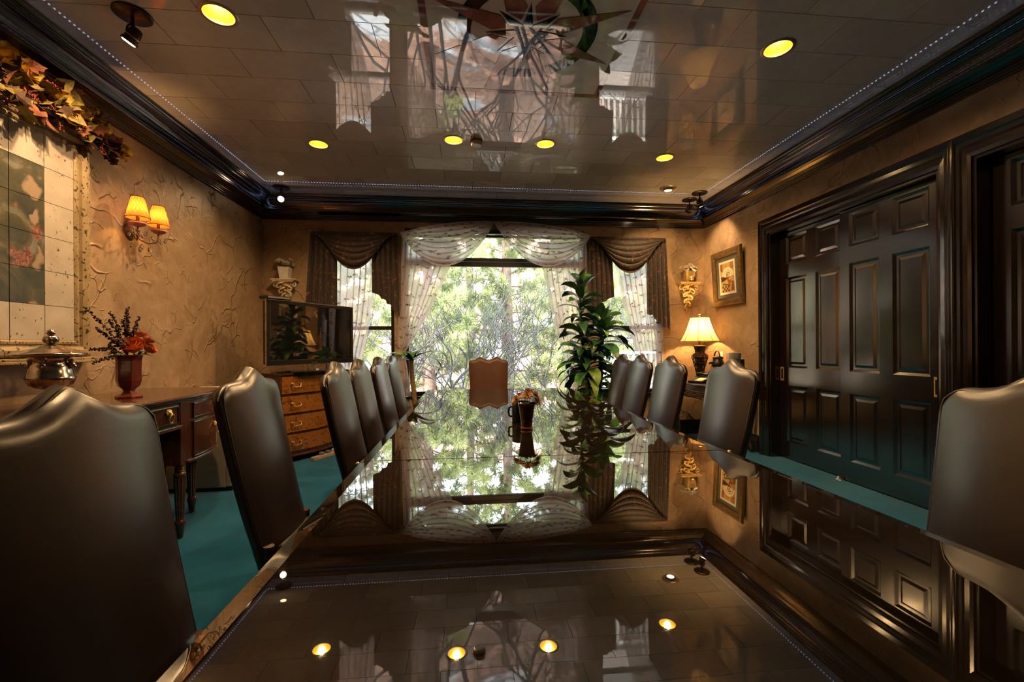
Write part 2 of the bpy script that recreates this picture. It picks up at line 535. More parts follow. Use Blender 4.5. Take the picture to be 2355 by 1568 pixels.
def tag(o, label, cat, group=None):
    o['label'] = label; o['category'] = cat
    if group: o['group'] = group
    return o
def thing(name, label, cat, loc=(0, 0, 0), rz=0.0, group=None):
    o = bpy.data.objects.new(name, None)
    COL.objects.link(o)
    o.empty_display_size = .1
    o.location = loc; o.rotation_euler = (0, 0, rz)
    WM[o.name] = Matrix.Translation(loc) @ Matrix.Rotation(rz, 4, 'Z')
    return tag(o, label, cat, group)
def kids(o): return list(o.children)
def dup(root, loc, rz, label, group=None):
    r = root.copy(); COL.objects.link(r); r.location = loc; r.rotation_euler = (0, 0, rz)
    r['label'] = label
    if group: r['group'] = group
    for ch in kids(root):
        c = ch.copy(); COL.objects.link(c); c.parent = r
        for g in kids(ch):
            d = g.copy(); COL.objects.link(d); d.parent = c
    return r
def piece(src, parent, mw, name=None):
    """one more object on the mesh of src"""
    o = src.copy(); COL.objects.link(o); o.parent = parent; o.matrix_local = mw
    return o
def structure(o): o['kind'] = 'structure'; return o
def light(name, kind, loc, power, color, parent=None, size=.03, spot=None, aim=None):
    d = bpy.data.lights.new(name, kind); d.energy = power; d.color = color
    d.shadow_soft_size = size
    if spot: d.spot_size = R(spot); d.spot_blend = .6
    o = bpy.data.objects.new(name, d); COL.objects.link(o)
    if aim is not None: o.rotation_euler = Vector(aim).to_track_quat('-Z', 'Y').to_euler()
    if parent is not None and parent.name in WM:
        o.parent = parent; o.location = WM[parent.name].inverted() @ Vector(loc)
    else: o.location = loc
    return o

# ------------------------------------------------------------------ the room shell
def wall_holes(mb, axis, c0, c1, a0, a1, z0, z1, holes):
    """solid wall with rectangular openings; axis 'x' = wall runs along x"""
    cuts = sorted({a0, a1, *[h[0] for h in holes], *[h[1] for h in holes]})
    for s, e in zip(cuts[:-1], cuts[1:]):
        mid = (s + e) / 2
        zs = [(z0, z1)]
        for h in holes:
            if h[0] < mid < h[1]:
                zs = [(z0, h[2]), (h[3], z1)]
        for za, zb in zs:
            if zb - za > 1e-4:
                if axis == 'x': mb.box(s, e, c0, c1, za, zb)
                else: mb.box(c0, c1, s, e, za, zb)
ZT = 3.30
WINS = [(-1.78, -.93, .58, 2.52), (-.80, 1.56, .58, 2.73), (1.74, 2.63, .58, 2.52)]
DOORS = [(2.70, 4.42, 0.0, 2.403), (.55, 2.50, 0.0, 2.403)]
b = MB(); b.box(XL, XR + .199, YF, YB, -.12, 0); floor = structure(b.build('floor', 'carpet'))
b = MB(); b.box(XL - .2, XL, YF - .2, YB + .2, -.12, ZT); structure(b.build('wall_left', 'plaster'))
b = MB(); wall_holes(b, 'x', YB, YB + .2, XL, XR + .3, -.12, ZT, WINS); structure(b.build('wall_back', 'plaster'))
b = MB(); wall_holes(b, 'y', XR, XR + .17, YF - .2, YB, 0, ZT, DOORS)
b.box(XR + .20, XR + .3, YF - .2, YB, -.12, ZT); structure(b.build('wall_right', 'plaster'))
b = MB(); b.box(XL, XR, YF - .2, YF, -.12, ZT); structure(b.build('wall_front', 'plaster'))
b = MB(); b.box(XL - .2, XR + .3, YF - .2, YB + .2, ZT, ZT + .15); ceil = structure(b.build('ceiling', 'ceiling_dark'))

# ceiling tiles: running bond, each tile its own piece
CANS = [(-1.381, 2.612), (1.964, 2.584), (-1.356, 4.190), (-.116, 4.0), (.727, 4.002), (1.966, 4.190)]
EYE = (2.385, 4.995)
HOLES = [(x, y, .083) for x, y in CANS] + [(EYE[0], EYE[1], .060)]
TL, TW, TT, GAP = .614, .298, .010, .0042
b = MB(); b.box(-TL / 2 + GAP / 2, TL / 2 - GAP / 2, -TW / 2 + GAP / 2, TW / 2 - GAP / 2, 0, TT)
tile0 = b.build('ceiling_tile', 'laminate_tile', ceil)
used = False
dg_jobs = []
row = -14
while True:
    y0 = 2.598 + TW * row; y1 = y0 + TW
    row += 1
    if y1 <= YF + .01: continue
    if y0 >= YB - .01: break
    ya, yb = max(y0, YF + .004), min(y1, YB - .004)
    off = 1.912 if (row % 2 == 1) else 2.212
    k = math.floor((XL - off) / TL)
    while off + k * TL < XR - .01:
        xa, xb = max(off + k * TL, XL + .004), min(off + (k + 1) * TL, XR - .004)
        k += 1
        if xb - xa < .03 or yb - ya < .03: continue
        t = tile0 if not used else piece(tile0, ceil, Matrix())
        used = True
        t.matrix_local = Matrix.Translation(((xa + xb) / 2, (ya + yb) / 2, ZC)) @ Matrix.Diagonal(((xb - xa) / TL, (yb - ya) / TW, 1, 1))
        for hx, hy, hr in HOLES:
            if xa - hr < hx < xb + hr and ya - hr < hy < yb + hr: dg_jobs.append((t, hx, hy, hr))
# cut the openings for the recessed lamps
cutters = []
for t, hx, hy, hr in dg_jobs:
    if t.data.users > 1 or t.data.name == tile0.data.name: t.data = t.data.copy()
    cb = MB(); cb.lathe([(hr, -.05), (hr, .05)], 40, (hx, hy, ZC + .005))
    c = cb.build('lamp_cutter', 'ceiling_dark'); cutters.append((t, c))
    md = t.modifiers.new('cut', 'BOOLEAN'); md.operation = 'DIFFERENCE'; md.object = c; md.solver = 'EXACT'
bpy.context.view_layer.update()
dg = bpy.context.evaluated_depsgraph_get()
fresh = {}
for t, c in cutters:
    if t.name not in fresh: fresh[t.name] = (t, bpy.data.meshes.new_from_object(t.evaluated_get(dg)))
for t, me in fresh.values():
    t.modifiers.clear(); t.data = me
for t, c in cutters: bpy.data.objects.remove(c)

# compass medallion let into the ceiling
MX, MY = .362, 2.596
def flat(poly, name, mat, z, d=.0012):
    mb = MB(); mb.prism(poly, lambda a, b_, dz: (a, b_, z + dz), d)
    return mb.build(name, mat, ceil)
HS = .622
flat([(MX - HS, MY - HS), (MX + HS, MY - HS), (MX + HS, MY + HS), (MX - HS, MY + HS)], 'medallion_field', 'medallion_field', 3.0712, .0035)
bw = .040
for i in range(4):
    a = i * PI / 2
    def rt(p, a=a): return (MX + p[0] * math.cos(a) - p[1] * math.sin(a), MY + p[0] * math.sin(a) + p[1] * math.cos(a))
    flat([rt(p) for p in [(-HS, HS), (HS, HS), (HS - bw, HS - bw), (-HS + bw, HS - bw)]], 'medallion_border', 'medallion_red', 3.0698)
mb = MB()
nseg = 72; RO, RI = .419, .333
o = len(mb.v)
for z in (3.0698, 3.0710):
    for r in (RO, RI):
        for k in range(nseg):
            t = 2 * PI * k / nseg; mb.v.append((MX + r * math.cos(t), MY + r * math.sin(t), z))
for k in range(nseg):
    k2 = (k + 1) % nseg
    mb.f += [(k, k2, nseg + k2, nseg + k), (2 * nseg + k, 3 * nseg + k, 3 * nseg + k2, 2 * nseg + k2), (k, 2 * nseg + k, 2 * nseg + k2, k2), (nseg + k, nseg + k2, 3 * nseg + k2, 3 * nseg + k)]
mb.build('medallion_ring', 'ring_blue', ceil)
def pol(r, t): return (MX + r * math.cos(t), MY + r * math.sin(t))
for i in range(8):
    t = R(22.3 + 45 * i)
    flat([pol(.12, t), pol(.215, t + .30), pol(.608, t), pol(.215, t - .30)], 'red_ray', 'medallion_red', 3.0684)
for i in range(8):
    t = R(-1 + 45 * i)
    flat([pol(.0005, t), pol(.082, t + .36), pol(.247, t)], 'star_point', 'ring_blue', 3.0670)
    flat([pol(.0005, t), pol(.247, t), pol(.082, t - .36)], 'star_point', 'star_blue', 3.0670)
    flat([pol(.001, t + .16), pol(.075, t + .44), pol(.075, t + .34)], 'star_sliver', 'star_pale', 3.0660)

# crown moulding with a lamp ledge, mitred at the corners
CROWN = [(0, 2.80), (.016, 2.80), (.016, 2.812), (.028, 2.818), (.028, 2.826), (.040, 2.832), (.040, 2.840), (.052, 2.847), (.052, 2.855),
         (.063, 2.861), (.075, 2.871), (.096, 2.879), (.104, 2.887), (.104, 2.902), (.096, 2.902), (.094, 2.896), (.040, 2.896), (.040, 2.912),
         (.043, 2.928), (.049, 2.945), (.055, 2.945), (.058, 2.958), (.066, 2.972), (.073, 2.972), (.080, 2.985), (.092, 2.997), (.100, 2.997), (.112, 3.009), (.126, 3.016), (.134, 3.018), (.134, 3.027), (.140, 3.027), (.148, 3.033), (.156, 3.040), (.156, 3.046), (.162, 3.046), (.170, 3.054), (.174, 3.062), (.174, 3.072), (0, 3.072)]
def wall_pt(side, t, p, z):
    """t runs along the wall 0..1 (mitred), p stands off the wall"""
    if side == 'left': return (XL + p, YF + (YB - p - YF) * t, z)
    if side == 'right': return (XR - p, YF + (YB - p - YF) * t, z)
    return (XL + p + (XR - XL - 2 * p) * t, YB - p, z)
for i, side in enumerate(('left', 'back', 'right')):
    mb = MB(); n = len(CROWN)
    for t in (0, 1):
        for p, z in CROWN: mb.v.append(wall_pt(side, t, max(p, .0005), z))
    for k in range(n):
        k2 = (k + 1) % n
        mb.f.append((k, k2, n + k2, n + k))
    crown = structure(mb.build('trim_%d' % (i + 1), 'espresso', smooth=38))
    L = (YB - YF) if side != 'back' else (XR - XL)
    mb = MB(); q = [wall_pt(side, t, p, z) for t in (0, 1) for p, z in ((.060, 2.8965), (.072, 2.8965), (.072, 2.8985), (.060, 2.8985))]
    mb.add(q, [(0, 1, 5, 4), (1, 2, 6, 5), (2, 3, 7, 6), (3, 0, 4, 7)])
    mb.build('led_tape', 'white_plastic', crown)
    mb = MB(); nl = int(L / .034)
    for k in range(nl):
        t = (k + .5) / nl; dt = .006 / L
        q = [wall_pt(side, tt, p, z) for tt in (t - dt, t + dt) for p, z in ((.061, 2.8986), (.071, 2.8986), (.071, 2.901), (.061, 2.901))]
        mb.add(q, [(0, 1, 5, 4), (1, 2, 6, 5), (2, 3, 7, 6), (3, 0, 4, 7), (0, 3, 2, 1), (4, 5, 6, 7)])
    mb.build('led_chip', 'led_white', crown, kind='stuff')

# baseboards
BASE = [(0, 0), (.018, 0), (.018, .12), (.013, .135), (.013, .15), (.007, .165), (.007, .185), (0, .19)]
def baseboard(name, f0, f1):
    mb = MB(); n = len(BASE)
    for f in (f0, f1):
        for p, z in BASE: mb.v.append(f(p, z))
    for k in range(n - 1): mb.f.append((k, k + 1, n + k + 1, n + k))
    mb.f += [tuple(range(n)), tuple(reversed(range(n, 2 * n)))]
    structure(mb.build(name, 'espresso'))
baseboard('baseboard_left', lambda p, z: (XL + p, YF + .05, z), lambda p, z: (XL + p, YB - .03, z))
baseboard('baseboard_back', lambda p, z: (XL + .03, YB - p, z), lambda p, z: (XR - .03, YB - p, z))
baseboard('baseboard_right', lambda p, z: (XR - p, 4.54, z), lambda p, z: (XR - p, YB - .03, z))

# windows
for i, (x0, x1, z0, z1) in enumerate(WINS):
    w = bpy.data.objects.new('window_%d' % (i + 1), None); COL.objects.link(w); w['kind'] = 'structure'
    y0, y1 = YB + .03, YB + .10
    fw = .045
    mb = MB()
    mb.box(x0, x0 + fw, y0, y1, z0, z1); mb.box(x1 - fw, x1, y0, y1, z0, z1)
    mb.box(x0 + fw, x1 - fw, y0, y1, z0, z0 + fw); mb.box(x0 + fw, x1 - fw, y0, y1, z1 - fw, z1)
    mb.build('window_frame', 'dark_frame', w, bevel=.004)
    mb = MB(); mb.box(x0 - .04, x1 + .04, YB - .06, YB + .04, z0 - .035, z0)
    mb.build('window_sill', 'espresso', w, bevel=.006)
    if i == 1:
        bars = [(2.252, 2.312), (2.318, 2.366), (2.640, 2.670)]
    else:
        bars = [(1.425, 1.475)]
    for za, zb in bars:
        mb = MB(); mb.box(x0 + fw, x1 - fw, y0 + (.0 if zb - za > .049 else .012), y1 - .01, za, zb); mb.build('window_rail', 'dark_frame', w, bevel=.004)
    zs = [z0 + fw] + [v_ for bb in bars for v_ in bb] + [z1 - fw]
    for k in range(0, len(zs), 2):
        if zs[k + 1] - zs[k] > .03:
            mb = MB(); mb.box(x0 + fw, x1 - fw, YB + .062, YB + .066, zs[k], zs[k + 1]); mb.build('window_pane', 'window_glass', w)

# sliding six-panel doors
CAS = [(0, 0), (0, .014), (.018, .020), (.045, .022), (.055, .030), (.075, .030), (.082, .040), (.112, .044), (.112, 0)]
for i, (ya, yb, z0, z1) in enumerate(DOORS):
    d = bpy.data.objects.new('door_%d' % (i + 1), None); COL.objects.link(d); d['kind'] = 'structure'
    mb = MB(); n = len(CAS)
    for sy, sz in ((1, 0), (1, 1), (-1, 1), (-1, 0)):
        for w_, t_ in CAS:
            y = (yb + w_) if sy > 0 else (ya - w_)
            z = (z1 + w_ * 1.37) if sz else 0.0
            mb.v.append((XR - t_ - .0004, y, z))
    for s_ in range(3):
        for k in range(n - 1): mb.f.append((s_ * n + k, s_ * n + k + 1, (s_ + 1) * n + k + 1, (s_ + 1) * n + k))
    mb.build('door_casing', 'espresso', d)
    mb = MB(); mb.box(XR - .002, XR + .168, yb - .022, yb - .001, 0, z1); mb.box(XR - .002, XR + .168, ya + .001, ya + .022, 0, z1)
    mb.box(XR - .002, XR + .168, ya + .022, yb - .022, z1 - .022, z1 - .001)
    mb.build('door_jamb', 'espresso', d)
    half = (yb - ya) / 2
    leaves = [(yb - .022 - half - .008, yb - .026, XR + .105), (ya + .026, ya + .022 + half - .0, XR + .062)]
    for li, (la, lb, lx) in enumerate(leaves):
        zb_, zt_ = .012, z1 - .030
        th = .036
        ys = [la, la + .095, (la + lb) / 2 - .055, (la + lb) / 2 + .055, lb - .095, lb]
        zs = [zb_, .185, .775, .965, 1.905, 2.050, 2.335, zt_]
        mb = MB()
        for a, c_ in ((0, 1), (2, 3), (4, 5)): mb.box(lx, lx + th, ys[a], ys[c_], zb_, zt_)
        for a in (0, 2, 4, 6):
            for s_, e_ in ((1, 2), (3, 4)): mb.box(lx, lx + th, ys[s_], ys[e_], zs[a], zs[a + 1])
        leaf = mb.build('door_leaf', 'door_lacquer', d)
        for s_, e_ in ((1, 2), (3, 4)):
            for a in (1, 3, 5):
                ya_, yb_, za_, zb2 = ys[s_], ys[e_], zs[a], zs[a + 1]
                mb = MB(); fx = lx + .016
                e1, e2, e3 = .004, .020, .038
                loops = [(0, lx + .001), (e1, lx + .004), (e2, fx), (e3, fx), (e3 + .022, lx + .006)]
                vs = []
                for e_in, xx in loops:
                    vs += [(xx, ya_ + e_in, za_ + e_in), (xx, yb_ - e_in, za_ + e_in), (xx, yb_ - e_in, zb2 - e_in), (xx, ya_ + e_in, zb2 - e_in)]
                fs = []
                for q in range(len(loops) - 1):
                    for c_ in range(4): fs.append((q * 4 + c_, q * 4 + (c_ + 1) % 4, q * 4 + 4 + (c_ + 1) % 4, q * 4 + 4 + c_))
                q = (len(loops) - 1) * 4
                fs.append((q, q + 1, q + 2, q + 3))
                mb.add(vs, fs)
                mb.build('door_panel', 'door_lacquer', leaf)
        hy = (lb - .032) if li == 0 else (la + .045)
        if i == 0:
            mb = MB(); hw, hh = .024, .072
            mb.box(lx - .003, lx - .0002, hy - hw, hy - hw + .009, .895 - hh, .895 + hh); mb.box(lx - .003, lx - .0002, hy + hw - .009, hy + hw, .895 - hh, .895 + hh)
            mb.box(lx - .003, lx - .0002, hy - hw + .009, hy + hw - .009, .895 - hh, .895 - hh + .02); mb.box(lx - .003, lx - .0002, hy - hw + .009, hy + hw - .009, .895 + hh - .02, .895 + hh)
            mb.build('door_handle', 'brass', leaf, label='rectangular brass flush pull')
            mb = MB(); mb.box(lx - .0012, lx - .0001, hy - hw + .009, hy + hw - .009, .895 - hh + .02, .895 + hh - .02)
            mb.build('handle_recess', 'black_plastic', leaf)
mb = MB(); mb.lathe([(.009, 0), (.011, .01), (.008, .03), (.006, .034)], 12, (3.268, 3.575, .0)); mb.box(3.26, 3.276, 3.54, 3.60, .0005, .006)
tag(mb.build('door_guide', 'white_plastic', smooth=40), 'small white floor guide at the foot of the sliding doors', 'door guide')

# wall plate by the corner
s = thing('wall_plate', 'pale switch plate on the ochre wall beside the lit lamp', 'wall plate', (XR, 5.30, 1.06))
mb = MB(); mb.box(XR - .006, XR - .0005, 5.27, 5.345, 1.0, 1.12); mb.build('plate', 'white_plastic', s, bevel=.002)
mb = MB(); mb.box(XR - .011, XR - .0062, 5.30, 5.315, 1.045, 1.075); mb.build('switch', 'white_plastic', s)

# ------------------------------------------------------------------ ceiling fixtures
def make_can(x, y, label, small=False):
    t = thing('recessed_light', label, 'ceiling light', (x, y, ZC), 0, 'recessed ceiling lights')
    r = .083
    mb = MB(); mb.lathe([(r - .006, .004), (r - .004, -.003), (r + .012, -.005), (r + .017, -.0008), (r + .016, 0.0)], 40, (x, y, ZC), cap=False)
    mb.build('trim_ring', 'can_trim', t, smooth=50)
    mb = MB(); mb.lathe([(r - .004, 0.001), (r - .010, .04), (r - .016, .09), (r - .024, .13)], 40, (x, y, ZC), cap=False)
    mb.build('reflector', 'gold_reflector', t, smooth=True)
    mb = MB(); mb.lathe([(r - .02, .1302), (r - .02, .15), (.001, .15)], 40, (x, y, ZC), cap=False)
    mb.build('housing', 'ceiling_dark', t, smooth=50)
    mb = MB(); mb.lathe([(.001, .085), (.024, .088), (.046, .100), (.052, .118), (.050, .128)], 28, (x, y, ZC), cap=False)
    mb.build('bulb', 'bulb_white', t, smooth=True)
    light('can_lamp', 'SPOT', (x, y, ZC + .012), CAN_W, (1.0, .61, .27), t, .03, 150, (0, 0, -1))
    return t
CANL = ['recessed gold light nearest the swivel spot fixture, top left of the ceiling', 'recessed gold light alone above the right sliding doors',
        'round recessed light nearest the left wall, above the dark left valance', 'recessed light just left of the smoke detector',
        'recessed light just right of the smoke detector', 'round recessed light nearest the right wall, before the eyeball lamp']
for (x, y), l in zip(CANS, CANL): make_can(x, y, l)

t = thing('eyeball_light', 'small tilted eyeball downlight in a grooved ring, far right ceiling corner', 'ceiling light', (*EYE, ZC))
x, y = EYE
mb = MB(); mb.lathe([(.060, .002), (.062, -.006), (.075, -.010), (.092, -.007), (.100, -.001)], 36, (x, y, ZC), cap=False); mb.build('trim_ring', 'can_trim', t, smooth=40)
mb = MB(); mb.lathe([(.058, .02), (.057, -.005), (.048, -.026), (.043, -.030)], 32, (x, y, ZC), cap=False); mb.build('eyeball', 'can_trim', t, smooth=True)
mb = MB(); mb.lathe([(.001, -.024), (.042, -.026), (.042, -.010)], 28, (x, y, ZC), cap=False); mb.build('bulb', 'bulb_white', t, smooth=True)
light('eye_lamp', 'SPOT', (x, y, ZC - .04), 45, (1.0, .60, .24), t, .03, 120, (.15, .25, -1))

t = thing('smoke_detector', 'round white smoke detector on the ceiling between two recessed lights', 'smoke detector', (.09, 3.99, ZC))
mb = MB(); mb.lathe([(.054, -.0005), (.056, -.014), (.053, -.018)], 32, (.09, 3.99, ZC)); mb.build('base', 'ink_brown', t, smooth=40)
mb = MB(); mb.lathe([(.050, -.018), (.050, -.040), (.044, -.047), (.001, -.048)], 32, (.09, 3.99, ZC), cap=False); mb.build('cover', 'white_plastic', t, smooth=40)

def spot_light(x, y, aim, label, lit):
    t = thing('spot_fixture', label, 'spotlight', (x, y, ZC), 0, 'bronze swivel spotlights')
    mb = MB(); mb.lathe([(.092, -.0005), (.092, -.008), (.084, -.014), (.05, -.017), (.02, -.022), (.001, -.022)], 36, (x, y, ZC), cap=False); mb.build('canopy', 'bronze', t, smooth=40)
    mb = MB(); mb.lathe([(.010, -.0225), (.007, -.05), (.012, -.058), (.012, -.066)], 12, (x, y, ZC)); mb.build('stem', 'bronze', t, smooth=40)
    a = Vector(aim).normalized(); side = a.cross(Vector((0, 0, 1))); side.normalize()
    c = Vector((x, y, ZC - .125))
    mb = MB()
    pts = [Vector((x, y, ZC - .066)) + side * (.040 * math.sin(q)) + Vector((0, 0, -.058 * (1 - math.cos(q)) / 1.0)) for q in np.linspace(0, 1.5, 7)]
    mb.tube(pts, .005, 6); pts2 = [Vector((x, y, ZC - .066)) - side * (.040 * math.sin(q)) + Vector((0, 0, -.058 * (1 - math.cos(q)))) for q in np.linspace(0, 1.5, 7)]
    mb.tube(pts2, .005, 6); mb.build('yoke', 'bronze', t, smooth=True)
    mb = MB(); mb.tube([c - a * .05, c - a * .045, c - a * .02, c + a * .0, c + a * .022, c + a * .024, c + a * .04], [.016, .026, .032, .034, .034, .040, .041], 20)
    mb.build('lamp_head', 'bronze', t, smooth=40)
    mb = MB(); mb.tube([c + a * .0402, c + a * .044], [.033, .028], 20); mb.build('lens', 'spot_glow' if lit else 'silver', t, smooth=40)
    mb = MB(); mb.tube([c + a * .003, c + a * .007], [.0355, .0355], 20); mb.build('band', 'brass', t, smooth=40)
    if lit: light('spot_lamp', 'SPOT', tuple(c + a * .05), 26 if lit is True else lit, (1.0, .62, .30), t, .02, 85, aim)
spot_light(-1.855, 2.65, (-.55, .05, -.8), 'bronze swivel spotlight near the flower garland, top left', 40)
spot_light(-2.150, 5.345, (.18, -.80, -.60), 'glowing swivel spotlight in the far left ceiling corner', 14)
spot_light(2.845, 5.36, (-.1, .75, -.7), 'dark swivel spotlight in the far right corner, nearest the window wall', False)
spot_light(2.845, 5.115, (.50, .25, -.8), 'swivel spotlight with lit head in the far right corner, over the print', 22)

# ------------------------------------------------------------------ conference table
t = thing('conference_table', 'long dark conference table with a mirror-black glass top in two sections', 'table', (.342, 2.1, 0))
TX0, TX1, TY0, TYS, TY1 = -.427, 1.111, -.50, 1.783, 4.727
for ya, yb, b0, b1 in ((TY0, TYS - .004, .04, 0), (TYS + .004, TY1, 0, .04)):
    w = .040
    lo = [(TX0, ya), (TX1, ya), (TX1, yb), (TX0, yb)]
    hi = [(TX0 + w, ya + b0), (TX1 - w, ya + b0), (TX1 - w, yb - b1), (TX0 + w, yb - b1)]
    vs = [(x, y, .7295) for x, y in lo] + [(x, y, .7445) for x, y in lo] + [(x, y, .75) for x, y in hi]
    fs = [(3, 2, 1, 0), (8, 9, 10, 11)]
    for a in (0, 4):
        for k in range(4): fs.append((a + k, a + (k + 1) % 4, a + 4 + (k + 1) % 4, a + 4 + k))
    MB().add(vs, fs).build('glass_top', 'table_glass', t)
mb = MB(); mb.box(TX0 + .012, TX1 - .012, TY0 + .012, TY1 - .012, .690, .729); mb.build('table_board', 'espresso_flat', t, bevel=.005)
mb = MB(); mb.box(TX0 + .20, TX1 - .20, TY0 + .3, TY1 - .35, .62, .6895); mb.build('apron', 'espresso_flat', t, bevel=.004)
for y in (.55, 2.2, 3.9):
    mb = MB(); mb.box(.342 - .26, .342 + .26, y - .16, y + .16, .06, .6195); mb.build('pedestal', 'espresso', t, bevel=.01)
    mb = MB(); mb.box(.342 - .36, .342 + .36, y - .22, y + .22, .001, .0595); mb.build('plinth', 'espresso', t, bevel=.012)
for x in (TX0 - .002, TX1 + .002):
    mb = MB(); s_ = 1 if x > 0 else -1
    mb.ball((x + s_ * .007, TYS, .741), (.008, .012, .008), 10, 6); mb.build('edge_clip', 'brass', t, smooth=True)

# ------------------------------------------------------------------ chairs
def chair_parts(t, W=.52, zs=1.060, hump=.062, double=False, mat='leather'):
    def ztop(s):
        if double:
            return zs + hump * math.exp(-((abs(s) - .42) / .20) ** 2) - .022 * max(0, (abs(s) - .84) / .16) ** 2
        return zs + hump * math.exp(-(abs(s) / .27) ** 1.8) - .060 * max(0, (abs(s) - .70) / .30) ** 2
    Z0 = .34
    def lean(z):
        q = (z - .40) / .70
        return -.150 * (1.30 * q - .42 * q * q + .10 * q ** 3)
    def half(z):
        q = (z - .43) / .65
        return W / 2 * (.86 + .14 * min(1, max(0, q)) ** .8 - .0 * q)
    vlev = [0, .06, .14, .24, .34, .44, .54, .64, .73, .80, .86, .91, .935, .952, .967, .980, .990, .997, 1.0]
    NP = 44
    vs = []
    for v_ in vlev:
        cap = 1.0
        if v_ > .93:
            q = (v_ - .93) / .07
            cap = math.sqrt(max(0.0, 1 - q ** 2.2))
        for k in range(NP):
            th = 2 * PI * k / NP
            ct, st = math.cos(th), math.sin(th)
            s = math.copysign(abs(ct) ** .62, ct)
            zt = ztop(s)
            z = Z0 + (zt - Z0) * v_
            hw = half(z)
            # crown of the cushion: front face swells
            f = math.copysign(abs(st) ** .55, st)
            swell = (1 - s * s) * .5
            th_f = .022 + .088 * swell * (1 - .25 * max(0, (v_ - .7) / .3))
            th_b = .042
            d = (f * th_f if f > 0 else f * th_b) * cap
            edge = 1 - .015 * (1 - cap)
            vs.append((s * hw * edge, lean(z) + d, z))
    fs = []
    for j in range(len(vlev) - 1):
        for k in range(NP):
            k2 = (k + 1) % NP
            fs.append((j * NP + k, j * NP + k2, (j + 1) * NP + k2, (j + 1) * NP + k))
    fs.append(tuple(reversed(range(NP))))
    top = (len(vlev) - 1) * NP
    for k in range(1, NP // 2):
        a, b_ = top + k, top + (NP - k) % NP
        c_, d_ = top + k - 1, top + (NP - k + 1) % NP
        if k == 1: fs.append((a, b_, c_))
        else: fs.append((a, b_, d_, c_))
    fs.append((top + NP // 2, top + NP // 2 - 1, top + NP // 2 + 1))
    MB().add(vs, fs).build('backrest', mat, t, smooth=True)
    # welt cord along the front edge
    pts = []
    zz = [.36 + (ztop(-.96) - .030 - .36) * q for q in np.linspace(0, 1, 12)]
    for z in zz: pts.append((-half(z) * .948, lean(z) + .0130, z))
    for s in np.linspace(-.93, .93, 27): pts.append((s * half(ztop(s)) * .99, lean(ztop(s)) + .0150 + .006 * (1 - s * s), ztop(s) - .0085))
    for z in reversed(zz): pts.append((half(z) * .948, lean(z) + .0130, z))
    MB().tube(pts, .0042, 6).build('welt_cord', mat, t, smooth=True)
    mb = MB()
    def seat(u, v_):
        a = 2 * PI * u; ca, sa = math.cos(a), math.sin(a)
        sx = math.copysign(abs(ca) ** .35, ca); sy = math.copysign(abs(sa) ** .35, sa)
        q = v_
        rr = [.955, 1.0, 1.0, .99, .95, .80, .5, .001][int(round(q * 7))] * (.80 + .10 * (1 + sy))
        zz = [.360, .365, .380, .392, .402, .409, .414, .417][int(round(q * 7))]
        return (sx * .235 * rr, .235 + sy * .235, zz)
    mb.grid(seat, 36, 7, True); mb.build('seat', mat, t, smooth=True)
    mb = MB(); mb.box(-.185, .185, .055, .45, .30, .3595); mb.build('seat_rail', 'mahogany', t, bevel=.006)
    for sx in (-1, 1):
        mb = MB(); pts = []; rs = []
        for q in np.linspace(0, 1, 9):
            bow = .022 * math.sin(q * PI * 1.0) - .012 * math.sin(q * 2 * PI)
            pts.append((sx * (.205 + bow), .415 + bow, .33 - q * .318)); rs.append(.030 - .016 * q ** .7 + (.007 if q > .95 else 0))
        mb.tube(pts, rs, 10); mb.build('leg', 'mahogany', t, smooth=50)
        mb = MB(); mb.tube([(sx * .195, .02, .43), (sx * .198, .0, .25), (sx * .20, -.045, .10), (sx * .205, -.085, .004)], [.024, .021, .018, .016], 8); mb.build('leg', 'mahogany', t, smooth=50)
proto = thing('leather_chair', 'x', 'chair', (0, 0, 0), 0, 'leather chairs around the table')
WM.pop(proto.name)
chair_parts(proto)
CH = [(-.755, 1.06, -92, 'nearest leather chair on the left side, filling the lower left corner'),
      (-.800, 1.99, -90, 'brown leather chair between the carved sideboard and the table, second along the left side'),
      (-.615, 2.60, -88, 'leather chair in front of the burl chest, third along the left side'),
      (-.625, 3.17, -90, 'leather chair fourth along the left side of the table'),
      (-.625, 3.86, -90, 'leather chair fifth along the left side, before the small leafy plant'),
      (-.615, 4.43, -90, 'farthest leather chair on the left side, closest to the window wall'),
      (1.475, 4.43, 90, 'farthest leather chair on the right side, beside the tall green plant'),
      (1.475, 3.96, 90, 'leather chair second from the window on the right side'),
      (1.475, 3.35, 90, 'leather chair on the right side nearest the lit lamp, beside the carved console'),
      (1.475, 2.53, 90, 'leather chair on the right in front of the sliding doors and console'),
      (1.475, 1.07, 92, 'nearest leather chair on the right side, cut off by the picture edge')]
for i, (x, y, a, l) in enumerate(CH):
    if i == 0:
        proto.location = (x, y, 0); proto.rotation_euler = (0, 0, R(a)); proto['label'] = l
    else: dup(proto, (x, y, 0), R(a), l)
head = thing('head_chair', 'brown leather chair with twin-scalloped top at the far end of the table, before the window', 'chair', (0, 0, 0), 0)
WM.pop(head.name)
chair_parts(head, .50, 1.036, .046, True, 'leather_warm')
head.location = (.257, 5.34, 0); head.rotation_euler = (0, 0, PI)

